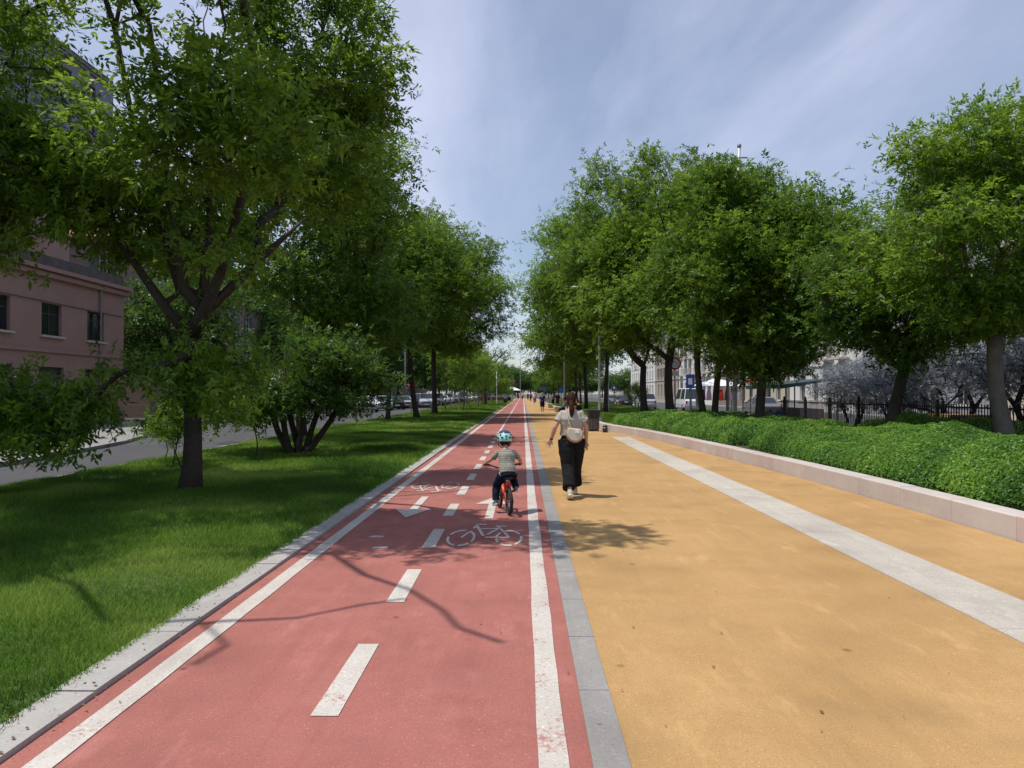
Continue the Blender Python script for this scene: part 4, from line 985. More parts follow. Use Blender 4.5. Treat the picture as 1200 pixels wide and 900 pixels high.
blue_sign('small blue sign in front of the white house with tall windows', 8.6, 71, .2, 1.95, .34, .42, 1)
blue_sign('blue notice panel beside the pale pole near the clothes stall', 10.2, 46, .2, 2.15, .5, .85, 1)
blue_sign('white topped blue notice on the lamp post among the benches', 3.55, 70.5, 0, 1.9, .35, .35)
# wooden planters and dark round bins at the left verge end
for i, (x, y) in enumerate(((-4.9,146),(-7.6,147))):
    r_ = empty('timber_planter', (x, y, 0), 0, ('brown timber planter ending the grass verge, nearer the path', 'brown timber planter ending the grass verge, nearer the road')[i], 'planter', 'timber planters at the verge end')
    m = MB(); m.box((0,0,.45), (2.5,1.0,.9)); m.build('box', M_woodd, r_); m = MB(); m.box((0,0,.93), (2.6,1.1,.07)); m.build('rim', M_wood, r_)
for i, (x, y) in enumerate(((-2.75, 118), (-2.75, 150))):
    r_ = empty('round_bin', (x, y, 0), 0, ('dark round bin at the left kerb, the nearer one', 'dark round bin at the left kerb, the farther one')[i], 'bin', 'round bins along the left kerb')
    m = MB(); m.lathe([(0,0),(.3,0),(.34,.9),(.3,.95),(.2,1.0),(0,1.02)], n=16); m.build('body', M_darkm, r_, smooth=True); m = MB(); m.lathe([(.345,.82),(.355,.85),(.345,.88)], n=16); m.build('rim', M_metal, r_)
# benches right
def bench(label, x, y, rz, stone=False):
    r_ = empty('bench', (x, y, 0), rz, label, 'bench', 'benches along the right kerb'); m = MB(); m.box((0,0,.44), (.5,2.0,.07)); m.build('seat', M_trimw if stone else M_wood, r_)
    for s_ in (-.75, .75): m = MB(); m.box((0,s_,.2), (.42,.12,.41)); m.build('leg', M_stone, r_)
bench('pale stone bench under the seated person in dark clothes', 3.02, 40.0, 0, True); bench('pale stone bench beyond the seated person', 3.0, 52, 0, True); bench('far stone bench near the standing group', 3.0, 66, 0, True); bench('stone bench by the distant walkers', 3.0, 84, 0, True)
# market stall with green awning and stall with clothes
r_ = empty('market_stall', (14.6, 41.5, -.08), 0, 'long dark green awning on posts behind the low hedge', 'stall')
m = MB(); m.add([(-1.4,-3.2,2.15),(1.6,-3.2,2.5),(1.6,3.2,2.5),(-1.4,3.2,2.15),(-1.4,-3.2,1.95),(-1.4,3.2,1.95),(1.6,-3.2,2.42),(1.6,3.2,2.42)], [(0,1,2,3),(0,3,5,4),(4,5,7,6),(0,4,6,1),(3,2,7,5),(1,6,7,2)]); m.build('awning', plain('dark_green_awning', (.025,.06,.05), .7, 0, .15, 3), r_)
for sx in (-1.2, 1.4):
    for sy in (-3, 3): m = MB(); m.tube([(sx,sy,0),(sx,sy,2.1)], .04, 6); m.build('post', M_metal, r_)
m = MB(); m.box((.2,0,.45), (1.2,5.6,.9)); m.build('counter', plain('pinkish_cloth', (.5,.32,.28), .9, 0, .15, 3), r_)
for i, (dx, dy, c) in enumerate(((-.2,-2.3,(.03,.045,.12)),(-.25,-.9,(.05,.08,.22)))):
    m = MB(); m.box((0,0,.36), (.6,.9,.72), taper=.85); m.tube([(-.2,-.4,.74),(0,0,.86),(.2,.4,.74)], .07, 8); o = m.build('cloth_sack', plain('blue_sack'+str(i), c, .9, 0, .2, 5, .3), loc=(12.95+dx*.3, 40.4+dy*1.0, -.08)); tag(o, ('dark blue sack standing before the green awning stall', 'brighter blue sack right of the dark one')[i], 'sack')
r_ = empty('clothes_stall', (13.2, 51.5, -.08), 0, 'white roofed stall hung with purple, green and red clothes', 'stall')
m = MB(); m.add([(-1.5,-1.5,2.2),(1.5,-1.5,2.2),(1.5,1.5,2.2),(-1.5,1.5,2.2),(0,0,2.75)], [(0,1,4),(1,2,4),(2,3,4),(3,0,4),(3,2,1,0)]); m.build('roof', M_signwhite, r_)
for sx in (-1.4, 1.4):
    for sy in (-1.4, 1.4): m = MB(); m.tube([(sx,sy,0),(sx,sy,2.2)], .04, 6); m.build('post', M_metal, r_)
for k, c in enumerate(((.12,.02,.12),(.5,.3,.45),(.03,.42,.05),(.55,.04,.03),(.02,.02,.03),(.35,.12,.3),(.5,.45,.4))):
    m = MB(); xk = -1.25+k*.4; m.tube([(xk,-1.42,1.95),(xk,-1.42,1.65),(xk,-1.42,1.25)], [(.1,.03),(.16,.06),(.19,.07)], 8, up=(0,1,0)); m.build('hanging_garment', plain('garment'+str(k), c, .9, 0, .1, 6), r_)
r_ = empty('red_awning', (26.4, 83, 3.1), 0, 'red shop awning low on the cream house front', 'awning'); m = MB(); m.add([(0,-2,.5),(-1.4,-2,0),(-1.4,2,0),(0,2,.5),(-1.4,-2,-.25),(-1.4,2,-.25)], [(0,1,2,3),(1,4,5,2)]); m.build('canopy', plain('red_canvas', (.5,.05,.04), .8, 0, .1, 4), r_)
m = MB(); m.box((-.7,-2.02,.2), (1.4,.03,.03)); m.box((-.7,2.02,.2), (1.4,.03,.03)); m.build('frame', M_metal, r_)
# clipped bush right by white house
tag_b = retree(TREES[-1], 'round green bush beside the silver car', (11.2, 74, 0), .5, (.55, .8), 'shrubs by the right road'); 
for ch in tag_b.children:
    if ch.name.startswith('crown'):
        ch.data = ch.data.copy(); ch.data.materials[0] = M_leafr

# ------------------------------------------------------------------ cars
CARM = {}
def carpaint(c):
    if c not in CARM: CARM[c] = plain('car_paint_%d' % len(CARM), c, .28, .1, .02, 2, 0, .5, .7)
    return CARM[c]
M_lampw = plain('headlight_glass', (.6,.62,.65), .1, .2, .02); M_lampr = plain('tail_light_red', (.4,.01,.01), .2, 0, .02)
def car(label, loc, rz, c, kind='hatch', group='cars parked along the left road'):
    """front looks to -y in local space"""
    Lc, Wc, Hc, hood = {'hatch': (4.0,1.72,1.48,.98), 'sedan': (4.5,1.78,1.44,.95), 'suv': (4.5,1.86,1.72,1.10), 'van': (4.9,1.92,2.2,1.15)}[kind]
    pm = carpaint(c); r_ = empty('parked_car' if kind != 'van' else 'parked_van', loc, rz, label, 'car' if kind != 'van' else 'van', group)
    h2 = Lc/2; bw = Wc/2
    st = [(-h2, .55, .78, .80), (-h2+.12, .30, .86, .92), (-h2+.55, .20, .97*hood/.98, .98), (-h2+1.15, .18, hood, 1.0), (0, .18, hood+.02, 1.0), (h2-.8, .18, hood+.04, .99), (h2-.15, .24, hood+.0, .94), (h2, .5, hood-.18, .86)]
    V = []; n = 10
    for (y, zb, zt, ws) in st:
        w_ = bw*ws; sec = [(-w_*.86, zb), (-w_, zb+.16), (-w_*1.0, zb+(zt-zb)*.6), (-w_*.93, zt-.04), (-w_*.8, zt), (w_*.8, zt), (w_*.93, zt-.04), (w_, zb+(zt-zb)*.6), (w_, zb+.16), (w_*.86, zb)]
        V += [(a, y, b) for a, b in sec]
    F = [(r*n+i, r*n+(i+1) % n, (r+1)*n+(i+1) % n, (r+1)*n+i) for r in range(len(st)-1) for i in range(n)]+[tuple(range(n-1, -1, -1)), tuple((len(st)-1)*n+i for i in range(n))]
    m = MB(); m.add(V, F); m.build('body', pm, r_, smooth=False)
    rear = h2-.25 if kind in ('suv', 'van', 'hatch') else h2-.85
    wf = -h2+1.05 if kind != 'van' else -h2+.7
    def cab(z, inset, yf, yr): return [(-bw*inset, yf, z), (bw*inset, yf, z), (bw*inset, yr, z), (-bw*inset, yr, z)]
    A = cab(hood-.02, .90, wf, rear); B = cab(Hc-.05, .70, wf+.75 if kind != 'van' else wf+.5, rear-(.25 if kind != 'sedan' else .55)); m = MB(); m.add(A+B, [(0,1,5,4),(1,2,6,5),(2,3,7,6),(3,0,4,7),(4,5,6,7)]); m.build('windows', M_carglass, r_)
    m = MB(); T = cab(Hc, .66, B[0][1]+.08, B[2][1]-.06); m.add([(x, y, z-.02) for x, y, z in cab(Hc-.05, .72, B[0][1]-.03, B[2][1]+.03)]+T, [(0,1,5,4),(1,2,6,5),(2,3,7,6),(3,0,4,7),(4,5,6,7),(3,2,1,0)])
    for a, b in zip(A, B): m.tube([a, b], [.05,.045], 6)
    for s_ in (-1, 1): ym = (B[0][1]+B[2][1])/2; m.tube([(s_*bw*.905, ym, hood-.02), (s_*bw*.705, ym, Hc-.05)], [.045,.045], 6)
    m.build('roof', pm, r_)
    for y in (-h2+.82, h2-.78):
        for s_ in (-1, 1):
            m = MB(); rr = .32 if kind != 'suv' else .36; m.tube([(s_*(bw-.20), y, rr), (s_*(bw+.01), y, rr)], [rr, rr], 18, up=(0,0,1)); wh = m.build('wheel', M_rubber, r_, smooth=False)
            m = MB(); m.tube([(s_*(bw-.02), y, rr), (s_*(bw+.025), y, rr)], [rr*.62, rr*.58], 14); m.build('rim', M_chrome, wh)
    for s_ in (-1, 1):
        m = MB(); m.ell((s_*bw*.70, -h2+.10, .70*hood/.98), (.19,.09,.09), 10, 6); m.build('headlight', M_lampw, r_, smooth=True)
        m = MB(); m.box((s_*bw*.76, h2-.03, hood-.28), (.16,.08,.26)); m.build('tail_light', M_lampr, r_)
        m = MB(); m.ell((s_*(bw+.10), wf+.45, hood+.06), (.10,.06,.07), 8, 6); m.build('mirror', pm, r_, smooth=True)
    m = MB(); m.box((0, -h2-.005, .46), (.5,.02,.11)); m.box((0, h2+.005, .62), (.5,.02,.11)); m.build('number_plate', M_signwhite, r_)
    m = MB(); m.box((0, -h2+.02, .60), (Wc*.5,.06,.14)); m.build('grille', M_darkm, r_)
    return r_
W_ = (.72,.72,.72); S_ = (.42,.44,.47); D_ = (.03,.032,.036); B_ = (.10,.14,.20); G_ = (.20,.21,.22)
car('white hatchback parked nearest the crossing, facing the camera', (-14.4, 68.5, -.085), R(22), W_, 'hatch')
car('silver hatchback second in the left row beside the white one', (-14.2, 75, -.085), R(22), S_, 'hatch')
car('black sedan third in the left row, partly behind a trunk', (-13.9, 80.5, -.085), R(20), D_, 'sedan')
car('pale silver saloon fourth in the left row', (-13.8, 86, -.085), R(20), S_, 'sedan')
car('dark grey hatchback fifth in the left row', (-13.6, 91.5, -.085), R(18), G_, 'hatch')
car('white high roofed car beside the dark trunk tree', (-13.3, 97, -.085), R(15), W_, 'suv')
car('silver sport utility car nearest the thick trunk, showing its grey front', (-11.6, 90, -.085), R(8), S_, 'suv')
car('dark blue car behind the silver sport utility car', (-11.8, 103, -.085), R(4), B_, 'suv')
for i, (x, y, c, k) in enumerate(((-12.6,118,W_,'hatch'),(-12.4,125,W_,'suv'),(-12.2,133,S_,'hatch'),(-12.0,141,D_,'sedan'),(-11.9,150,W_,'van'),(-11.6,160,W_,'hatch'),(-11.5,170,S_,'suv'),(-11.4,182,W_,'hatch'))):
    car(('white hatchback behind the first verge stakes', 'white high car behind the stakes', 'silver hatchback left of the almost bare tree', 'black sedan behind the almost bare tree', 'white van beyond the timber planters', 'distant white hatchback by the far trees', 'distant silver high car by the far trees', 'farthest white hatchback in the left row')[i], (x, y, -.085), R(3), c, k)
car('dark van parked on the near side street at the left edge', (-18.6, 26.2, .03), R(80), D_, 'van', 'vehicles at the left edge')
car('silver hatchback with red tail light behind the right bed grass', (12.95, 80.5, -.085), R(182), S_, 'suv', 'cars parked along the right road')
car('black sedan parked by the small blue sign', (13.1, 98, -.085), R(181), D_, 'sedan', 'cars parked along the right road')
car('dark car with red lights beyond the black sedan', (13.1, 112, -.085), R(181), G_, 'hatch', 'cars parked along the right road')
car('white van beside the brown grey house', (16.2, 74, -.085), R(181), W_, 'van', 'cars parked along the right road')
car('grey sedan beyond the green awning stall', (18.0, 57, -.085), R(181), G_, 'sedan', 'cars parked along the right road')
# ------------------------------------------------------------------ people
def V3(*a): return np.array(a, float)
def unit(v): v = np.asarray(v, float); return v/np.linalg.norm(v)
def hand(mb, W, D, Np, s, side, spread=.25, curl=.35):
    """palm, four unequal fingers and a thumb. D points along the hand, Np out of the palm"""
    D = unit(D); Np = unit(Np-np.dot(Np, D)*D); S = np.cross(D, Np)*side   # S points to the thumb side
    mb.tube([W-D*.02*s, W+D*.02*s, W+D*.055*s, W+D*.09*s], [(.024*s,.018*s),(.032*s,.017*s),(.040*s,.0145*s),(.037*s,.011*s)], 12, up=Np)
    for k, (off, ln) in enumerate(((.030,.070),(.010,.079),(-.010,.073),(-.029,.057))):
        b = W+D*(.080-.004*k)*s+S*off*s; d = unit(D+S*(off/.03)*spread); P = [b]
        for j in range(3):
            a = curl*(j+.4)*.55; d2 = unit(d*math.cos(a)+Np*math.sin(a)); P.append(P[-1]+d2*ln*s*(.42, .32, .26)[j])
        mb.tube(P, [.0088*s,.0085*s,.0076*s,.0056*s], 8)
    b = W+D*.025*s+S*.026*s; d = unit(D*.75+S*.85+Np*.25); mb.tube([b-S*.008*s, b+d*.030*s, b+unit(d+D*.4)*.062*s], [.0125*s,.0105*s,.0075*s], 8)
def person(name, label, loc, rz, J, s, cols, shirt=(1.12, .6), legs=(1.15, 1.0), voxel=.012, group=None, hairlong=False, fine=False, seated=False, child=1.0, foldamp=.01, helmet=False, shoe=None, bagless=True):
    """J: joints in metres, facing +y. s = height / 1.7"""
    root = empty(name, loc, rz, label, 'person', group)
    skin, hair, top, bottom, shoem = cols
    head = V3(*J['head']); neck = V3(*J['neck']); chest = V3(*J['chest']); pel = V3(*J['pelvis'])
    up = unit(neck-pel); hs = s*child
    # body
    b = MB(); tw = s*(1 if child == 1 else .92)
    sh = [V3(*J['shoL']), V3(*J['shoR'])]; side = unit(sh[1]-sh[0])
    mid = (pel+chest)/2
    fw = np.cross(up, side); fw = unit(fw)
    b.tube([pel-up*.07*s, pel, mid, chest, neck-up*.06*s, neck], [(.13*tw,.09*tw),(.16*tw,.11*tw),(.125*tw,.09*tw),(.155*tw,.11*tw),(.13*tw,.08*tw),(.055*tw,.055*tw)], 16, up=fw)
    b.tube([neck-up*.05*s, neck+(head-neck)*.3, head-up*.03*s], [.062*tw,.052*tw,.05*tw], 12)
    hd = unit(V3(*J.get('look', (0,1,0)))); hu = unit(up*.5+V3(0,0,1)); sd = np.cross(hd, hu); sd = unit(sd); hu = np.cross(sd, hd)
    from mathutils import Matrix
    Rm = Matrix(((sd[0],hd[0],hu[0]),(sd[1],hd[1],hu[1]),(sd[2],hd[2],hu[2])))
    def HP(x, y, z): return head+(sd*x+hd*y+hu*z)*hs
    b.ell(head, (.074*hs,.092*hs,.112*hs), 20, 14, Rm); b.ell(HP(0,.028,-.05), (.052*hs,.06*hs,.062*hs), 14, 10, Rm)
    b.tube([HP(0,.085,.005), HP(0,.108,-.028), HP(0,.09,-.036)], [.008*hs,.014*hs,.012*hs], 8)
    for sg in (-1, 1): b.ell(HP(sg*.076,-.005,-.008), (.010*hs,.02*hs,.031*hs), 8, 8, Rm)
    for sg, q in ((-1,'L'), (1,'R')):
        S0 = V3(*J['sho'+q]); E = V3(*J['elb'+q]); Wp = V3(*J['wri'+q])
        b.tube([S0-side*sg*.06*s, S0, S0+(E-S0)*.35, E, E+(Wp-E)*.35, Wp], [.05*s,.052*s,.045*s,.036*s,.038*s,.0235*s], 12)
        D, Np = J['hand'+q]; hand(b, Wp, V3(*D), V3(*Np), s*(1 if child == 1 else 1.05), sg*(-1) if not J.get('flip'+q) else sg, *J.get('pose'+q, (.22, .35)))
        Hh = V3(*J['hip'+q]); K = V3(*J['kne'+q]); A = V3(*J['ank'+q]); T = V3(*J['toe'+q])
        b.tube([Hh+up*.03*s, Hh+(K-Hh)*.25, K, K+(A-K)*.3, A], [.088*s,.078*s,.054*s,.055*s,.034*s], 12)
        b.tube([A+V3(0,0,.01), A+V3(0,0,-.03*s), A+(T-A)*.5, T], [(.036*s,.036*s),(.038*s,.035*s),(.036*s,.026*s),(.03*s,.018*s)], 10)
    body = remesh('body', b, voxel, skin, root, 3)
    # eyes, mouth
    for sg in (-1, 1):
        m = MB(); m.ell(HP(sg*.031,.079,.012), (.013*hs,.008*hs,.009*hs), 8, 6, Rm); e = m.build('eye', M_signwhite, root, smooth=True); m = MB(); m.ell(HP(sg*.031,.086,.012), (.006*hs,.004*hs,.006*hs), 8, 6, Rm); m.build('iris', M_black, e)
    m = MB(); m.ell(HP(0,.088,-.058), (.022*hs,.006*hs,.006*hs), 10, 6, Rm); m.build('mouth', MATS['lips'], root, smooth=True)
    # hair
    m = MB(); m.ell(HP(0,-.014,.022), (.085*hs,.095*hs,.108*hs), 18, 12, Rm); m.ell(HP(0,-.034,-.035), (.074*hs,.066*hs,.075*hs), 14, 10, Rm)
    if hairlong:
        m.ell(HP(0,-.09,-.045), (.034*hs,.034*hs,.038*hs), 12, 8, Rm)
        m.tube([HP(0,-.10,-.04), HP(.008,-.135,-.09), HP(.014,-.135,-.16), HP(.008,-.125,-.24), HP(.0,-.125,-.31)], [.026*hs,.040*hs,.044*hs,.036*hs,.010*hs], 12)
    hh = remesh('hair', m, max(.006, voxel*.8), hair, root, 2, .006 if fine else .008, 26)
    # carve the hair off the face by pulling front vertices inside the skull
    n = len(hh.data.vertices); co_ = np.empty(n*3); hh.data.vertices.foreach_get('co', co_); co_ = co_.reshape(-1, 3)
    rel = co_-head; fy = rel@hd; fz = rel@hu; msk = (fy > .035*hs) & (fz < .06*hs); co_[msk] = head+rel[msk]*.70; hh.data.vertices.foreach_set('co', co_.ravel()); hh.data.update()
    # shirt
    m = MB(); k, sl_ = shirt
    m.tube([pel-up*J.get('hem', .02)*s, pel+up*.06*s, mid, chest, neck-up*.075*s, neck-up*.03*s], [(.165*tw*k,.118*tw*k),(.165*tw*k,.12*tw*k),(.148*tw*k,.108*tw*k),(.168*tw*k,.122*tw*k),(.140*tw*k,.09*tw*k),(.066*tw,.064*tw)], 18, up=fw)
    for sg, q in ((-1,'L'), (1,'R')):
        S0 = V3(*J['sho'+q]); E = V3(*J['elb'+q]); Wp = V3(*J['wri'+q]); en = S0+(E-S0)*min(1, sl_)
        P = [S0-side*sg*.07*s, S0+up*.004, S0+(en-S0)*.5, en]; rr = [.050*s,.054*s,.054*s*k,.056*s*k]
        if sl_ > 1: P += [E+(Wp-E)*(sl_-1)]; rr += [.042*s]
        m.tube(P, rr, 12)
    remesh('shirt', m, voxel*.9, top, root, 3, foldamp, 9/s, 1.3)
    # trousers
    k, lf = legs; m = MB()
    m.tube([pel+up*.035*s, pel-up*.03*s, pel-up*.10*s], [(.150*tw,.112*tw),(.168*tw*min(k,1.12),.128*tw*min(k,1.15)),(.155*tw*k,.120*tw*k)], 16, up=fw)
    for q in 'LR':
        Hh = V3(*J['hip'+q]); K = V3(*J['kne'+q]); A = V3(*J['ank'+q])
        if lf <= .5: P = [Hh, Hh+(K-Hh)*.5, Hh+(K-Hh)*lf*2]; rr = [.098*s*k,.094*s*k,.088*s*k]
        else:
            e = K+(A-K)*min(.97, (lf-.5)*2); P = [Hh, Hh+(K-Hh)*.4, K, K+(e-K)*.5, e]; rr = [.098*s*k,.095*s*k,.078*s*k,.072*s*k,J.get('cuff', .055)*s*k]
        m.tube(P, rr, 14)
    remesh('trousers', m, voxel, bottom, root, 3, foldamp*1.2, 7/s, 4.1)
    # shoes
    for q in 'LR':
        A = V3(*J['ank'+q]); T = V3(*J['toe'+q]); f = unit(T-A-V3(0,0,(T-A)[2])*0); d = T-A; dl = np.linalg.norm(d); fz = unit(d)
        nrm = unit(np.cross(np.cross(fz, (0,0,1)), fz)) if abs(fz[2]) < .95 else V3(0,-1,0)
        heel = A-fz*.035*s-nrm*.05*s; toe = T+fz*.045*s-nrm*.005*s
        m = MB(); m.tube([heel, heel+(toe-heel)*.15, heel+(toe-heel)*.55, toe-(toe-heel)*.1, toe], [(.026*s,.030*s),(.036*s,.042*s),(.043*s,.036*s),(.038*s,.026*s),(.018*s,.014*s)], 12, up=nrm); m.tube([A-nrm*.03*s, A+nrm*.025*s], [(.042*s),(.040*s)], 12)
        so_ = remesh('shoe', m, max(.005, voxel*.7), shoem, root, 2)
        m = MB(); o_ = -nrm*.034*s; m.tube([heel+o_, heel+(toe-heel)*.15+o_, heel+(toe-heel)*.55+o_, toe-(toe-heel)*.08+o_*.75], [(.032*s,.013*s),(.040*s,.014*s),(.046*s,.013*s),(.034*s,.011*s)], 12, up=nrm); m.build('sole', MATS['shoe_sole'], so_, smooth=True)
    return root, dict(HP=HP, up=up, fw=fw, side=side, pel=pel, chest=chest, neck=neck, Rm=Rm, hs=hs)
plain('lips', (.42,.16,.13), .5, 0, .05); plain('shoe_sole', (.68,.66,.62), .7, 0, .06)
M_shoe = plain('cream_grey_suede', (.48,.44,.38), .8, 0, .15, 20, .1); M_shoeb = plain('blue_grey_canvas', (.13,.17,.22), .8, 0, .15, 20, .1)
# --- woman walking away (heading +y)
JW = dict(head=(0,-.0,1.515), neck=(0,-.03,1.385), chest=(0,-.03,1.22), pelvis=(0,0,.93), shoL=(-.150,-.03,1.305), shoR=(.150,-.02,1.305),
    elbL=(-.255,-.10,1.09), wriL=(-.315,-.035,.90), elbR=(.225,-.05,1.07), wriR=(.232,.02,.86),
    handL=((-.42,.12,-.72),(-.25,-1,-.15)), handR=((-.12,-.05,-1),(-.55,-.85,.1)), flipL=1, poseL=(.5,.22), poseR=(.3,.45),
    hipL=(-.085,0,.89), hipR=(.085,.01,.89), kneL=(-.062,-.04,.49), ankL=(-.03,-.36,.13), toeL=(-.04,-.25,.035), kneR=(.08,.20,.52), ankR=(.06,.33,.095), toeR=(.065,.465,.04), look=(0.05,1,-.08), cuff=.080, hem=-.035)
wr, wi = person('person', 'woman with brown ponytail walking away in grey tee and black trousers', (.755, 11.75, .004), R(-3), JW, .96, (M_skin, M_hair, M_tee, M_black, M_shoe), shirt=(1.2,.58), legs=(1.36,.93), voxel=.0055, hairlong=True, fine=True, foldamp=.014)
m = MB(); m.tube([JW['wriL'], tuple(V3(*JW['wriL'])+unit(V3(*JW['elbL'])-V3(*JW['wriL']))*.02)], [.027,.029], 14); m.build('wristband', M_black, wr)
m = MB(); HP = wi['HP']; m.ell(HP(0,-.098,-.035), (.036,.03,.012), 12, 6); m.build('hair_tie', M_black, wr)
# cross body bag, worn on the back
r_ = empty('cross_body_bag', (.755, 11.75, .004), R(-3), 'cream half moon bag with tan rim slung across the walking woman\'s back', 'bag')
m = MB(); P = []; c0 = V3(.052,-.165,1.0)
prof = [(-.125,.085),(-.06,.095),(.0,.09),(.06,.075),(.125,.04)]
def bagshape(grow, y0, y1, zc=0):
    q = []
    for t in np.linspace(0, PI, 15): q.append((math.cos(t)*(.128+grow), -math.sin(t)*(.125+grow)+zc))
    q += [(-.128-grow, .06+grow), (.06, .085+grow), (.118+grow, .045+grow)]
    V = [(x, y0, z) for x, z in q]+[(x*.92, y1, z*.92) for x, z in q]; n = len(q)
    return V, [tuple(range(n)), tuple(range(2*n-1, n-1, -1))]+[(i, n+i, n+(i+1) % n, (i+1) % n) for i in range(n)]
from mathutils import Matrix
Rt = np.array(Matrix.Rotation(R(14), 3, 'Y'))
Vb, Fb = bagshape(0, .035, -.03); m.add(np.array(Vb)@Rt.T+c0, Fb); o = m.build('pouch', M_cream, r_)
md = o.modifiers.new('b', 'BEVEL'); md.width = .012; md.segments = 3
m = MB(); Vb, Fb = bagshape(.012, .03, -.012, -.012); m.add(np.array(Vb)@Rt.T+c0+V3(0,.004,0), Fb); m.build('rim', M_tan, r_)
m = MB(); m.box((.085,-.202,1.035), (.07,.012,.05), 0, 0, .5); m.build('flap', M_signwhite, r_)
m = MB(); ST = [(-.10,.145,1.20),(-.095,.10,1.34),(-.085,.0,1.395),(-.08,-.10,1.34),(-.062,-.155,1.24),(-.03,-.165,1.13),(0,-.168,1.06)]; m.tube(ST, [(.020,.004)]*7, 8, up=(1,0,0))
m.build('strap', M_cream, r_)
m = MB(); m.tube([(.13,-.15,1.0),(.185,-.06,1.03),(.18,.06,1.08),(.07,.14,1.15),(-.10,.145,1.20)], [(.004,.018)]*5, 8); m.build('strap', M_cream, r_)

# --- child on a bicycle. local frame: +y heading, origin on the ground under the rear axle
CR = .178; WB = .70
br = empty('childs_bicycle', (-.185, 9.98, .006), R(12.5), 'small orange red children\'s bicycle ridden along the red path', 'bicycle')
def wheel(y):
    m = MB(); a = np.linspace(0, 2*PI, 40, endpoint=False)
    m.tube([(0, y+(CR-.022)*math.cos(t), CR+(CR-.022)*math.sin(t)) for t in a], .023, 10, closed=True, up=(1,0,0)); wh = m.build('wheel', M_rubber, br, smooth=True)
    m = MB(); m.tube([(0, y+(CR-.045)*math.cos(t), CR+(CR-.045)*math.sin(t)) for t in a], .010, 8, closed=True, up=(1,0,0)); m.build('rim', M_darkm, wh, smooth=True)
    m = MB()
    for k in range(16):
        t = 2*PI*k/16; m.tube([(.02*(-1)**k, y+.014*math.cos(t+.5), CR+.014*math.sin(t+.5)), (0, y+(CR-.045)*math.cos(t), CR+(CR-.045)*math.sin(t))], .0016, 4)
    m.build('spokes', M_chrome, wh); m = MB(); m.tube([(-.045,y,CR),(.045,y,CR)], .017, 10); m.build('hub', M_chrome, wh)
wheel(0); wheel(WB)
m = MB(); BB = (0,.28,.19); SD = (0,.175,.43); HT = (0,.545,.50); HB = (0,.56,.42)
for a, b_, r0 in ((BB,SD,.018),(BB,HB,.022),((0,.20,.37),HT,.018),(HT,HB,.022)): m.tube([a, b_], r0, 10)
for sg in (-1, 1): m.tube([(sg*.02,.27,.19),(sg*.05,.0,CR)], .011, 8); m.tube([(sg*.016,.19,.38),(sg*.05,.0,CR)], .010, 8)
m.build('frame', M_orange, br, smooth=True)
m = MB(); m.tube([(0,.56,.42),(0,.58,.385)], .020, 10)
for sg in (-1, 1): m.tube([(sg*.045,.575,.385),(sg*.048,.62,.28),(sg*.048,WB,CR)], .012, 8)
m.box((0,.577,.388), (.12,.05,.03)); m.build('fork', M_orange, br, smooth=True)
m = MB(); m.tube([HT, (0,.525,.57)], .014, 8); m.tube([(-.26,.45,.635),(-.18,.49,.62),(-.05,.52,.575),(.05,.52,.575),(.18,.49,.62),(.26,.45,.635)], .010, 8); m.build('handlebar', M_darkm, br, smooth=True)
for sg in (-1, 1): m = MB(); m.tube([(sg*.27,.445,.637),(sg*.18,.487,.622)], .016, 10); m.build('grip', M_rubber, br, smooth=True); m = MB(); m.tube([(sg*.24,.50,.622),(sg*.17,.53,.612)], .005, 6); m.build('brake_lever', M_chrome, br)
m = MB(); m.ell((0,.09,.485), (.075,.09,.028), 16, 8); m.ell((0,.19,.487), (.028,.10,.022), 12, 8); o = m.build('saddle', M_rubber, br, smooth=True); m = MB(); m.tube([(0,.155,.475),(0,.182,.40)], .012, 8); m.build('seat_post', M_chrome, o)
m = MB(); m.tube([(.055,.28,.19),(.060,.28,.19)], .062, 24); m.tube([(.050,.0,CR),(.054,.0,CR)], .032, 18); m.tube([(.056,.28,.252),(.052,.0,CR+.032)], .004, 4); m.tube([(.056,.28,.128),(.052,.0,CR-.032)], .004, 4); m.build('chain_guard', M_darkm, br)
ang = R(-62)   # left pedal low
for sg, a in ((-1, R(-75)), (1, R(105))):
    px_, pz = .28+.095*math.cos(a), .19+.095*math.sin(a); m = MB(); m.tube([(sg*.07,.28,.19),(sg*.078,px_,pz)], .009, 8); cr_ = m.build('crank', M_chrome, br); m = MB(); m.box((sg*.125,px_,pz), (.08,.07,.018)); m.build('pedal', M_rubber, cr_)
m = MB(); m.box((0,-.02,.40), (.04,.02,.05)); m.tube([(0,-.02,.40),(0,.10,.42)], .005, 6); m.build('rear_reflector', M_lampr, br)
m = MB()
A_ = np.linspace(R(20), R(165), 12); m.tube([(0, (CR+.02)*math.cos(t), CR+(CR+.02)*math.sin(t)) for t in A_], [(.026,.004)]*12, 8, up=(1,0,0)); m.build('mudguard', M_darkm, br, smooth=True)
JC = dict(head=(0,.325,.985), neck=(0,.245,.87), chest=(0,.19,.76), pelvis=(0,.09,.555), shoL=(-.112,.225,.803), shoR=(.112,.225,.803),
    elbL=(-.215,.285,.70), wriL=(-.245,.415,.655), elbR=(.215,.285,.70), wriR=(.245,.415,.655),
    handL=((.0,.8,-.22),(0.25,.0,-1)), handR=((.0,.8,-.22),(-.25,.0,-1)), poseL=(.05,1.5), poseR=(.05,1.5),
    hipL=(-.065,.10,.53), hipR=(.065,.10,.53), kneL=(-.115,.30,.36), ankL=(-.135,.235,.165), toeL=(-.14,.34,.122), kneR=(.115,.345,.47), ankR=(.135,.205,.335), toeR=(.14,.30,.300), look=(0,1,-.05), cuff=.066, hem=.02)
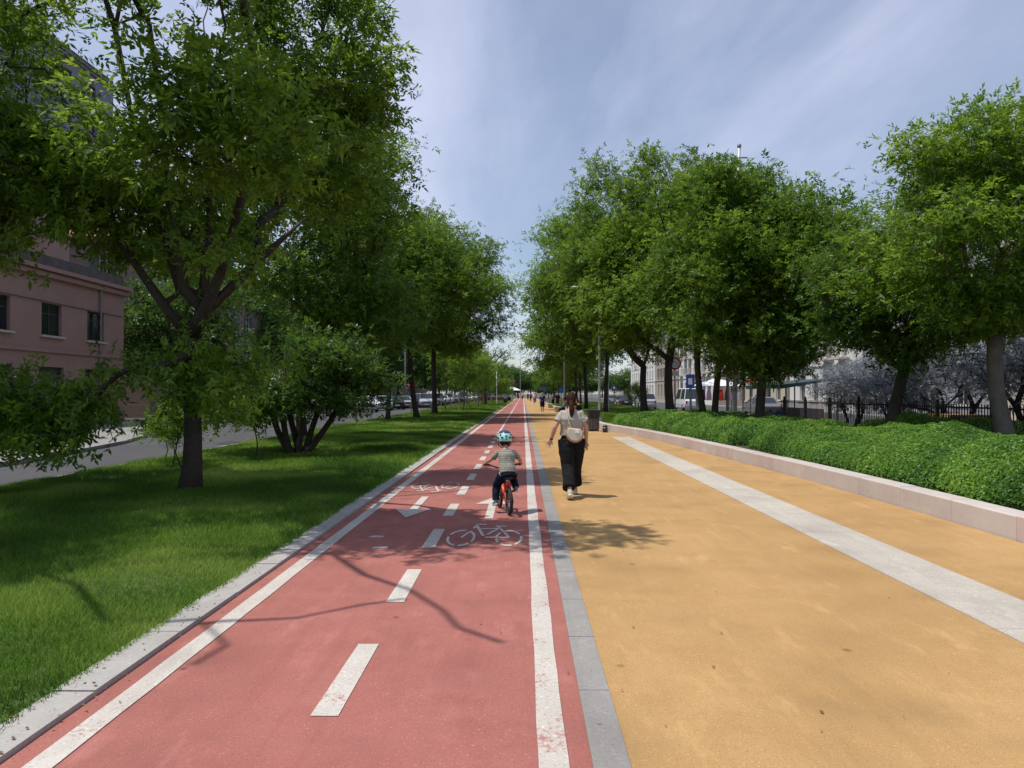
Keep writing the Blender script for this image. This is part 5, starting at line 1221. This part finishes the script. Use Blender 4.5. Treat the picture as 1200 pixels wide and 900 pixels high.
cr, ci = person('person', 'small child in mint helmet riding the orange bicycle away from the camera', (-.185, 9.98, .006), R(12.5), JC, .66, (M_skin, M_hair, plain('olive_grey_striped_tee', (.26,.25,.20), .9, 0, .05, 6, .2), M_navy, M_shoeb), shirt=(1.16,.62), legs=(1.06,.98), voxel=.0055, child=1.46, foldamp=.008, fine=True)
# stripes in the tee: bands along z in the material
mt = MATS['olive_grey_striped_tee']; nt = mt.node_tree; b_ = nt.nodes['Principled BSDF']
tc = N(nt, 'ShaderNodeTexCoord'); wv = N(nt, 'ShaderNodeTexWave'); wv.bands_direction = 'Z'; wv.inputs['Scale'].default_value = 11; wv.inputs['Distortion'].default_value = .6; nt.links.new(tc.outputs['Object'], wv.inputs['Vector'])
cr_ = N(nt, 'ShaderNodeValToRGB'); cr_.color_ramp.elements[0].color = (.17,.17,.14,1); cr_.color_ramp.elements[1].color = (.30,.29,.235,1); cr_.color_ramp.elements[0].position = .1; cr_.color_ramp.elements[1].position = .6; nt.links.new(wv.outputs['Fac'], cr_.inputs['Fac']); nt.links.new(cr_.outputs['Color'], b_.inputs['Base Color'])
# helmet
HP = ci['HP']; hs = ci['hs']; Rm = ci['Rm']
M_mint = plain('mint_helmet_shell', (.36,.70,.62), .35, 0, .04, 6, 0, .5, .4); M_hnavy = plain('navy_helmet_shell', (.02,.035,.14), .35, 0, .05, 6, 0, .5, .4)
def dome(cz, r, z_lo, z_hi, n=32, k=10):
    V = []; 
    for i in range(k+1):
        z = z_lo+(z_hi-z_lo)*i/k; q = math.sqrt(max(0, 1-(z)**2))
        for j in range(n):
            a = 2*PI*j/n; V.append(HP(r[0]*q*math.cos(a), r[1]*q*math.sin(a)-.010, cz+r[2]*z))
    F = [(i*n+j, i*n+(j+1) % n, (i+1)*n+(j+1) % n, (i+1)*n+j) for i in range(k) for j in range(n)]
    F.append(tuple(k*n+j for j in range(n)))
    return V, F
m = MB(); m.add(*dome(.010, (.106,.128,.122), -.30, .62)); o = m.build('helmet', M_mint, cr, smooth=True)
m = MB(); m.add(*dome(.013, (.107,.129,.123), .60, .995)); m.build('crown_shell', M_hnavy, o, smooth=True)
m = MB()
for (a, z, w_) in ((-90,.30,.018),(-122,.12,.020),(-58,.12,.020),(-140,.45,.016),(-40,.45,.016),(-90,-.02,.014),(-160,.1,.02),(-20,.1,.02)):
    t = R(a); q = math.sqrt(1-z*z); c = HP(.108*q*math.cos(t), .130*q*math.sin(t)-.010, .010+.124*z); m.ell(c, (w_*hs,w_*hs,w_*.55*hs), 10, 6, Rm)
m.build('vents', M_black, o, smooth=True)
m = MB()
for sg in (-1, 1): m.tube([HP(sg*.095,-.02,-.02), HP(sg*.082,.01,-.09), HP(0,.05,-.135)], .006*hs, 6)
m.build('strap', M_black, o)

# --- other people
def walker(label, x, y, h, rz, cols, stride=.25, long_=False, sl_=.6, lf=1.0, group='people far down the footpath', vox=.022, lean=0, arm=.15):
    s = h/1.7; st = stride
    J = dict(head=(0,lean*1.2,1.58*s), neck=(0,lean,1.44*s), chest=(0,lean*.7,1.27*s), pelvis=(0,0,.95*s), shoL=(-.18*s,lean*.9,1.38*s), shoR=(.18*s,lean*.9,1.38*s),
        elbL=(-.23*s,-arm*.5+lean,1.10*s), wriL=(-.25*s,arm*.4+lean,.88*s), elbR=(.23*s,arm*.2+lean,1.10*s), wriR=(.24*s,arm*1.3+lean,.90*s),
        handL=((0,.2,-1),(1,0,0)), handR=((0,.3,-1),(-1,0,0)), hipL=(-.09*s,0,.90*s), hipR=(.09*s,0,.90*s),
        kneL=(-.09*s,st*.25,.50*s), ankL=(-.08*s,-st*.9,.11*s), toeL=(-.085*s,-st*.9+.12*s,.04*s), kneR=(.09*s,st*.7,.51*s), ankR=(.08*s,st*.9,.09*s), toeR=(.085*s,st*.9+.13*s,.035*s))
    return person('person', label, (x, y, .004), rz, J, s, cols, shirt=(1.1,sl_), legs=(1.1,lf), voxel=vox, group=group, hairlong=long_)
cb = plain('deep_blue_cloth', (.02,.045,.16), .85, 0, .1, 8); cy2 = plain('yellow_cloth', (.6,.42,.04), .85, 0, .1, 8); cr2 = plain('red_cloth', (.45,.05,.04), .85, 0, .1, 8); cw = plain('white_cloth', (.6,.6,.6), .85, 0, .1, 8); cg = plain('grey_cloth', (.18,.18,.19), .85, 0, .1, 8)
walker('man in dark tee and black shorts walking on the sandy footpath', 1.56, 61, 1.70, R(184), (M_skin, M_hairl, cb, M_black, cw), .28, lf=.46, vox=.016)
o = empty('backpack', (1.62, 61.3, .004), R(184), 'dark backpack carried by the man in shorts', 'backpack'); m = MB(); m.ell((.02,-.22,1.24), (.17,.11,.24), 14, 10); m.build('pack', M_black, o, smooth=True); m = MB(); m.ell((.02,-.33,1.14), (.11,.04,.11), 10, 8); m.build('pocket', M_navy, o, smooth=True)
walker('person all in black standing near the benches', 4.05, 88, 1.75, R(150), (M_skin, M_hair, M_black, M_black, M_black), .08, sl_=1.8)
walker('second dark dressed person beside the one in black', 3.55, 90, 1.65, R(200), (M_skin, M_hair, cg, M_black, M_black), .1, sl_=1.8)
walker('walker in white clothes on the sandy path far away', 1.75, 118, 1.62, R(10), (M_skin, M_hairl, cw, cg, cw), .2)
walker('walker with red top far along the footpath', 2.2, 135, 1.7, R(180), (M_skin, M_hair, cr2, M_navy, M_black), .25)
walker('walker in dark blue far along the footpath', 1.5, 150, 1.7, R(175), (M_skin, M_hair, cb, M_black, M_black), .25)
walker('pale shirted walker beyond the red topped one', 2.4, 168, 1.7, R(5), (M_skin, M_hair, cw, M_navy, M_black), .25)
walker('black clothed walker at the far end of the path', 1.2, 186, 1.75, R(0), (M_skin, M_hair, M_black, M_black, M_black), .25)
walker('person in yellow at the vanishing end of the red path', -.2, 205, 1.7, R(180), (M_skin, M_hair, cy2, M_black, M_black), .2)
# seated person
JS = dict(head=(0,.10,1.20), neck=(0,.03,1.07), chest=(0,.0,.90), pelvis=(0,-.06,.56), shoL=(-.18,.02,1.01), shoR=(.18,.02,1.01), elbL=(-.24,.12,.76), wriL=(-.14,.33,.66), elbR=(.24,.12,.76), wriR=(.14,.33,.66),
    handL=((.4,.8,-.2),(0,0,-1)), handR=((-.4,.8,-.2),(0,0,-1)), hipL=(-.09,-.02,.55), hipR=(.09,-.02,.55), kneL=(-.13,.40,.53), ankL=(-.13,.42,.10), toeL=(-.14,.55,.035), kneR=(.13,.40,.53), ankR=(.12,.36,.10), toeR=(.13,.49,.035), look=(0,1,-.3))
person('person', 'person in dark clothes seated on the pale stone bench near the bin', (2.95, 39.8, .004), R(75), JS, 1.0, (M_skin, M_hair, M_black, M_black, M_black), shirt=(1.15,1.85), legs=(1.1,1.0), voxel=.016, group='people resting on the benches')
person('person', 'farther seated person in grey on the next bench', (2.95, 52, .004), R(80), JS, 1.0, (M_skin, M_hair, cg, M_navy, M_black), shirt=(1.12,1.85), legs=(1.1,1.0), voxel=.02, group='people resting on the benches')
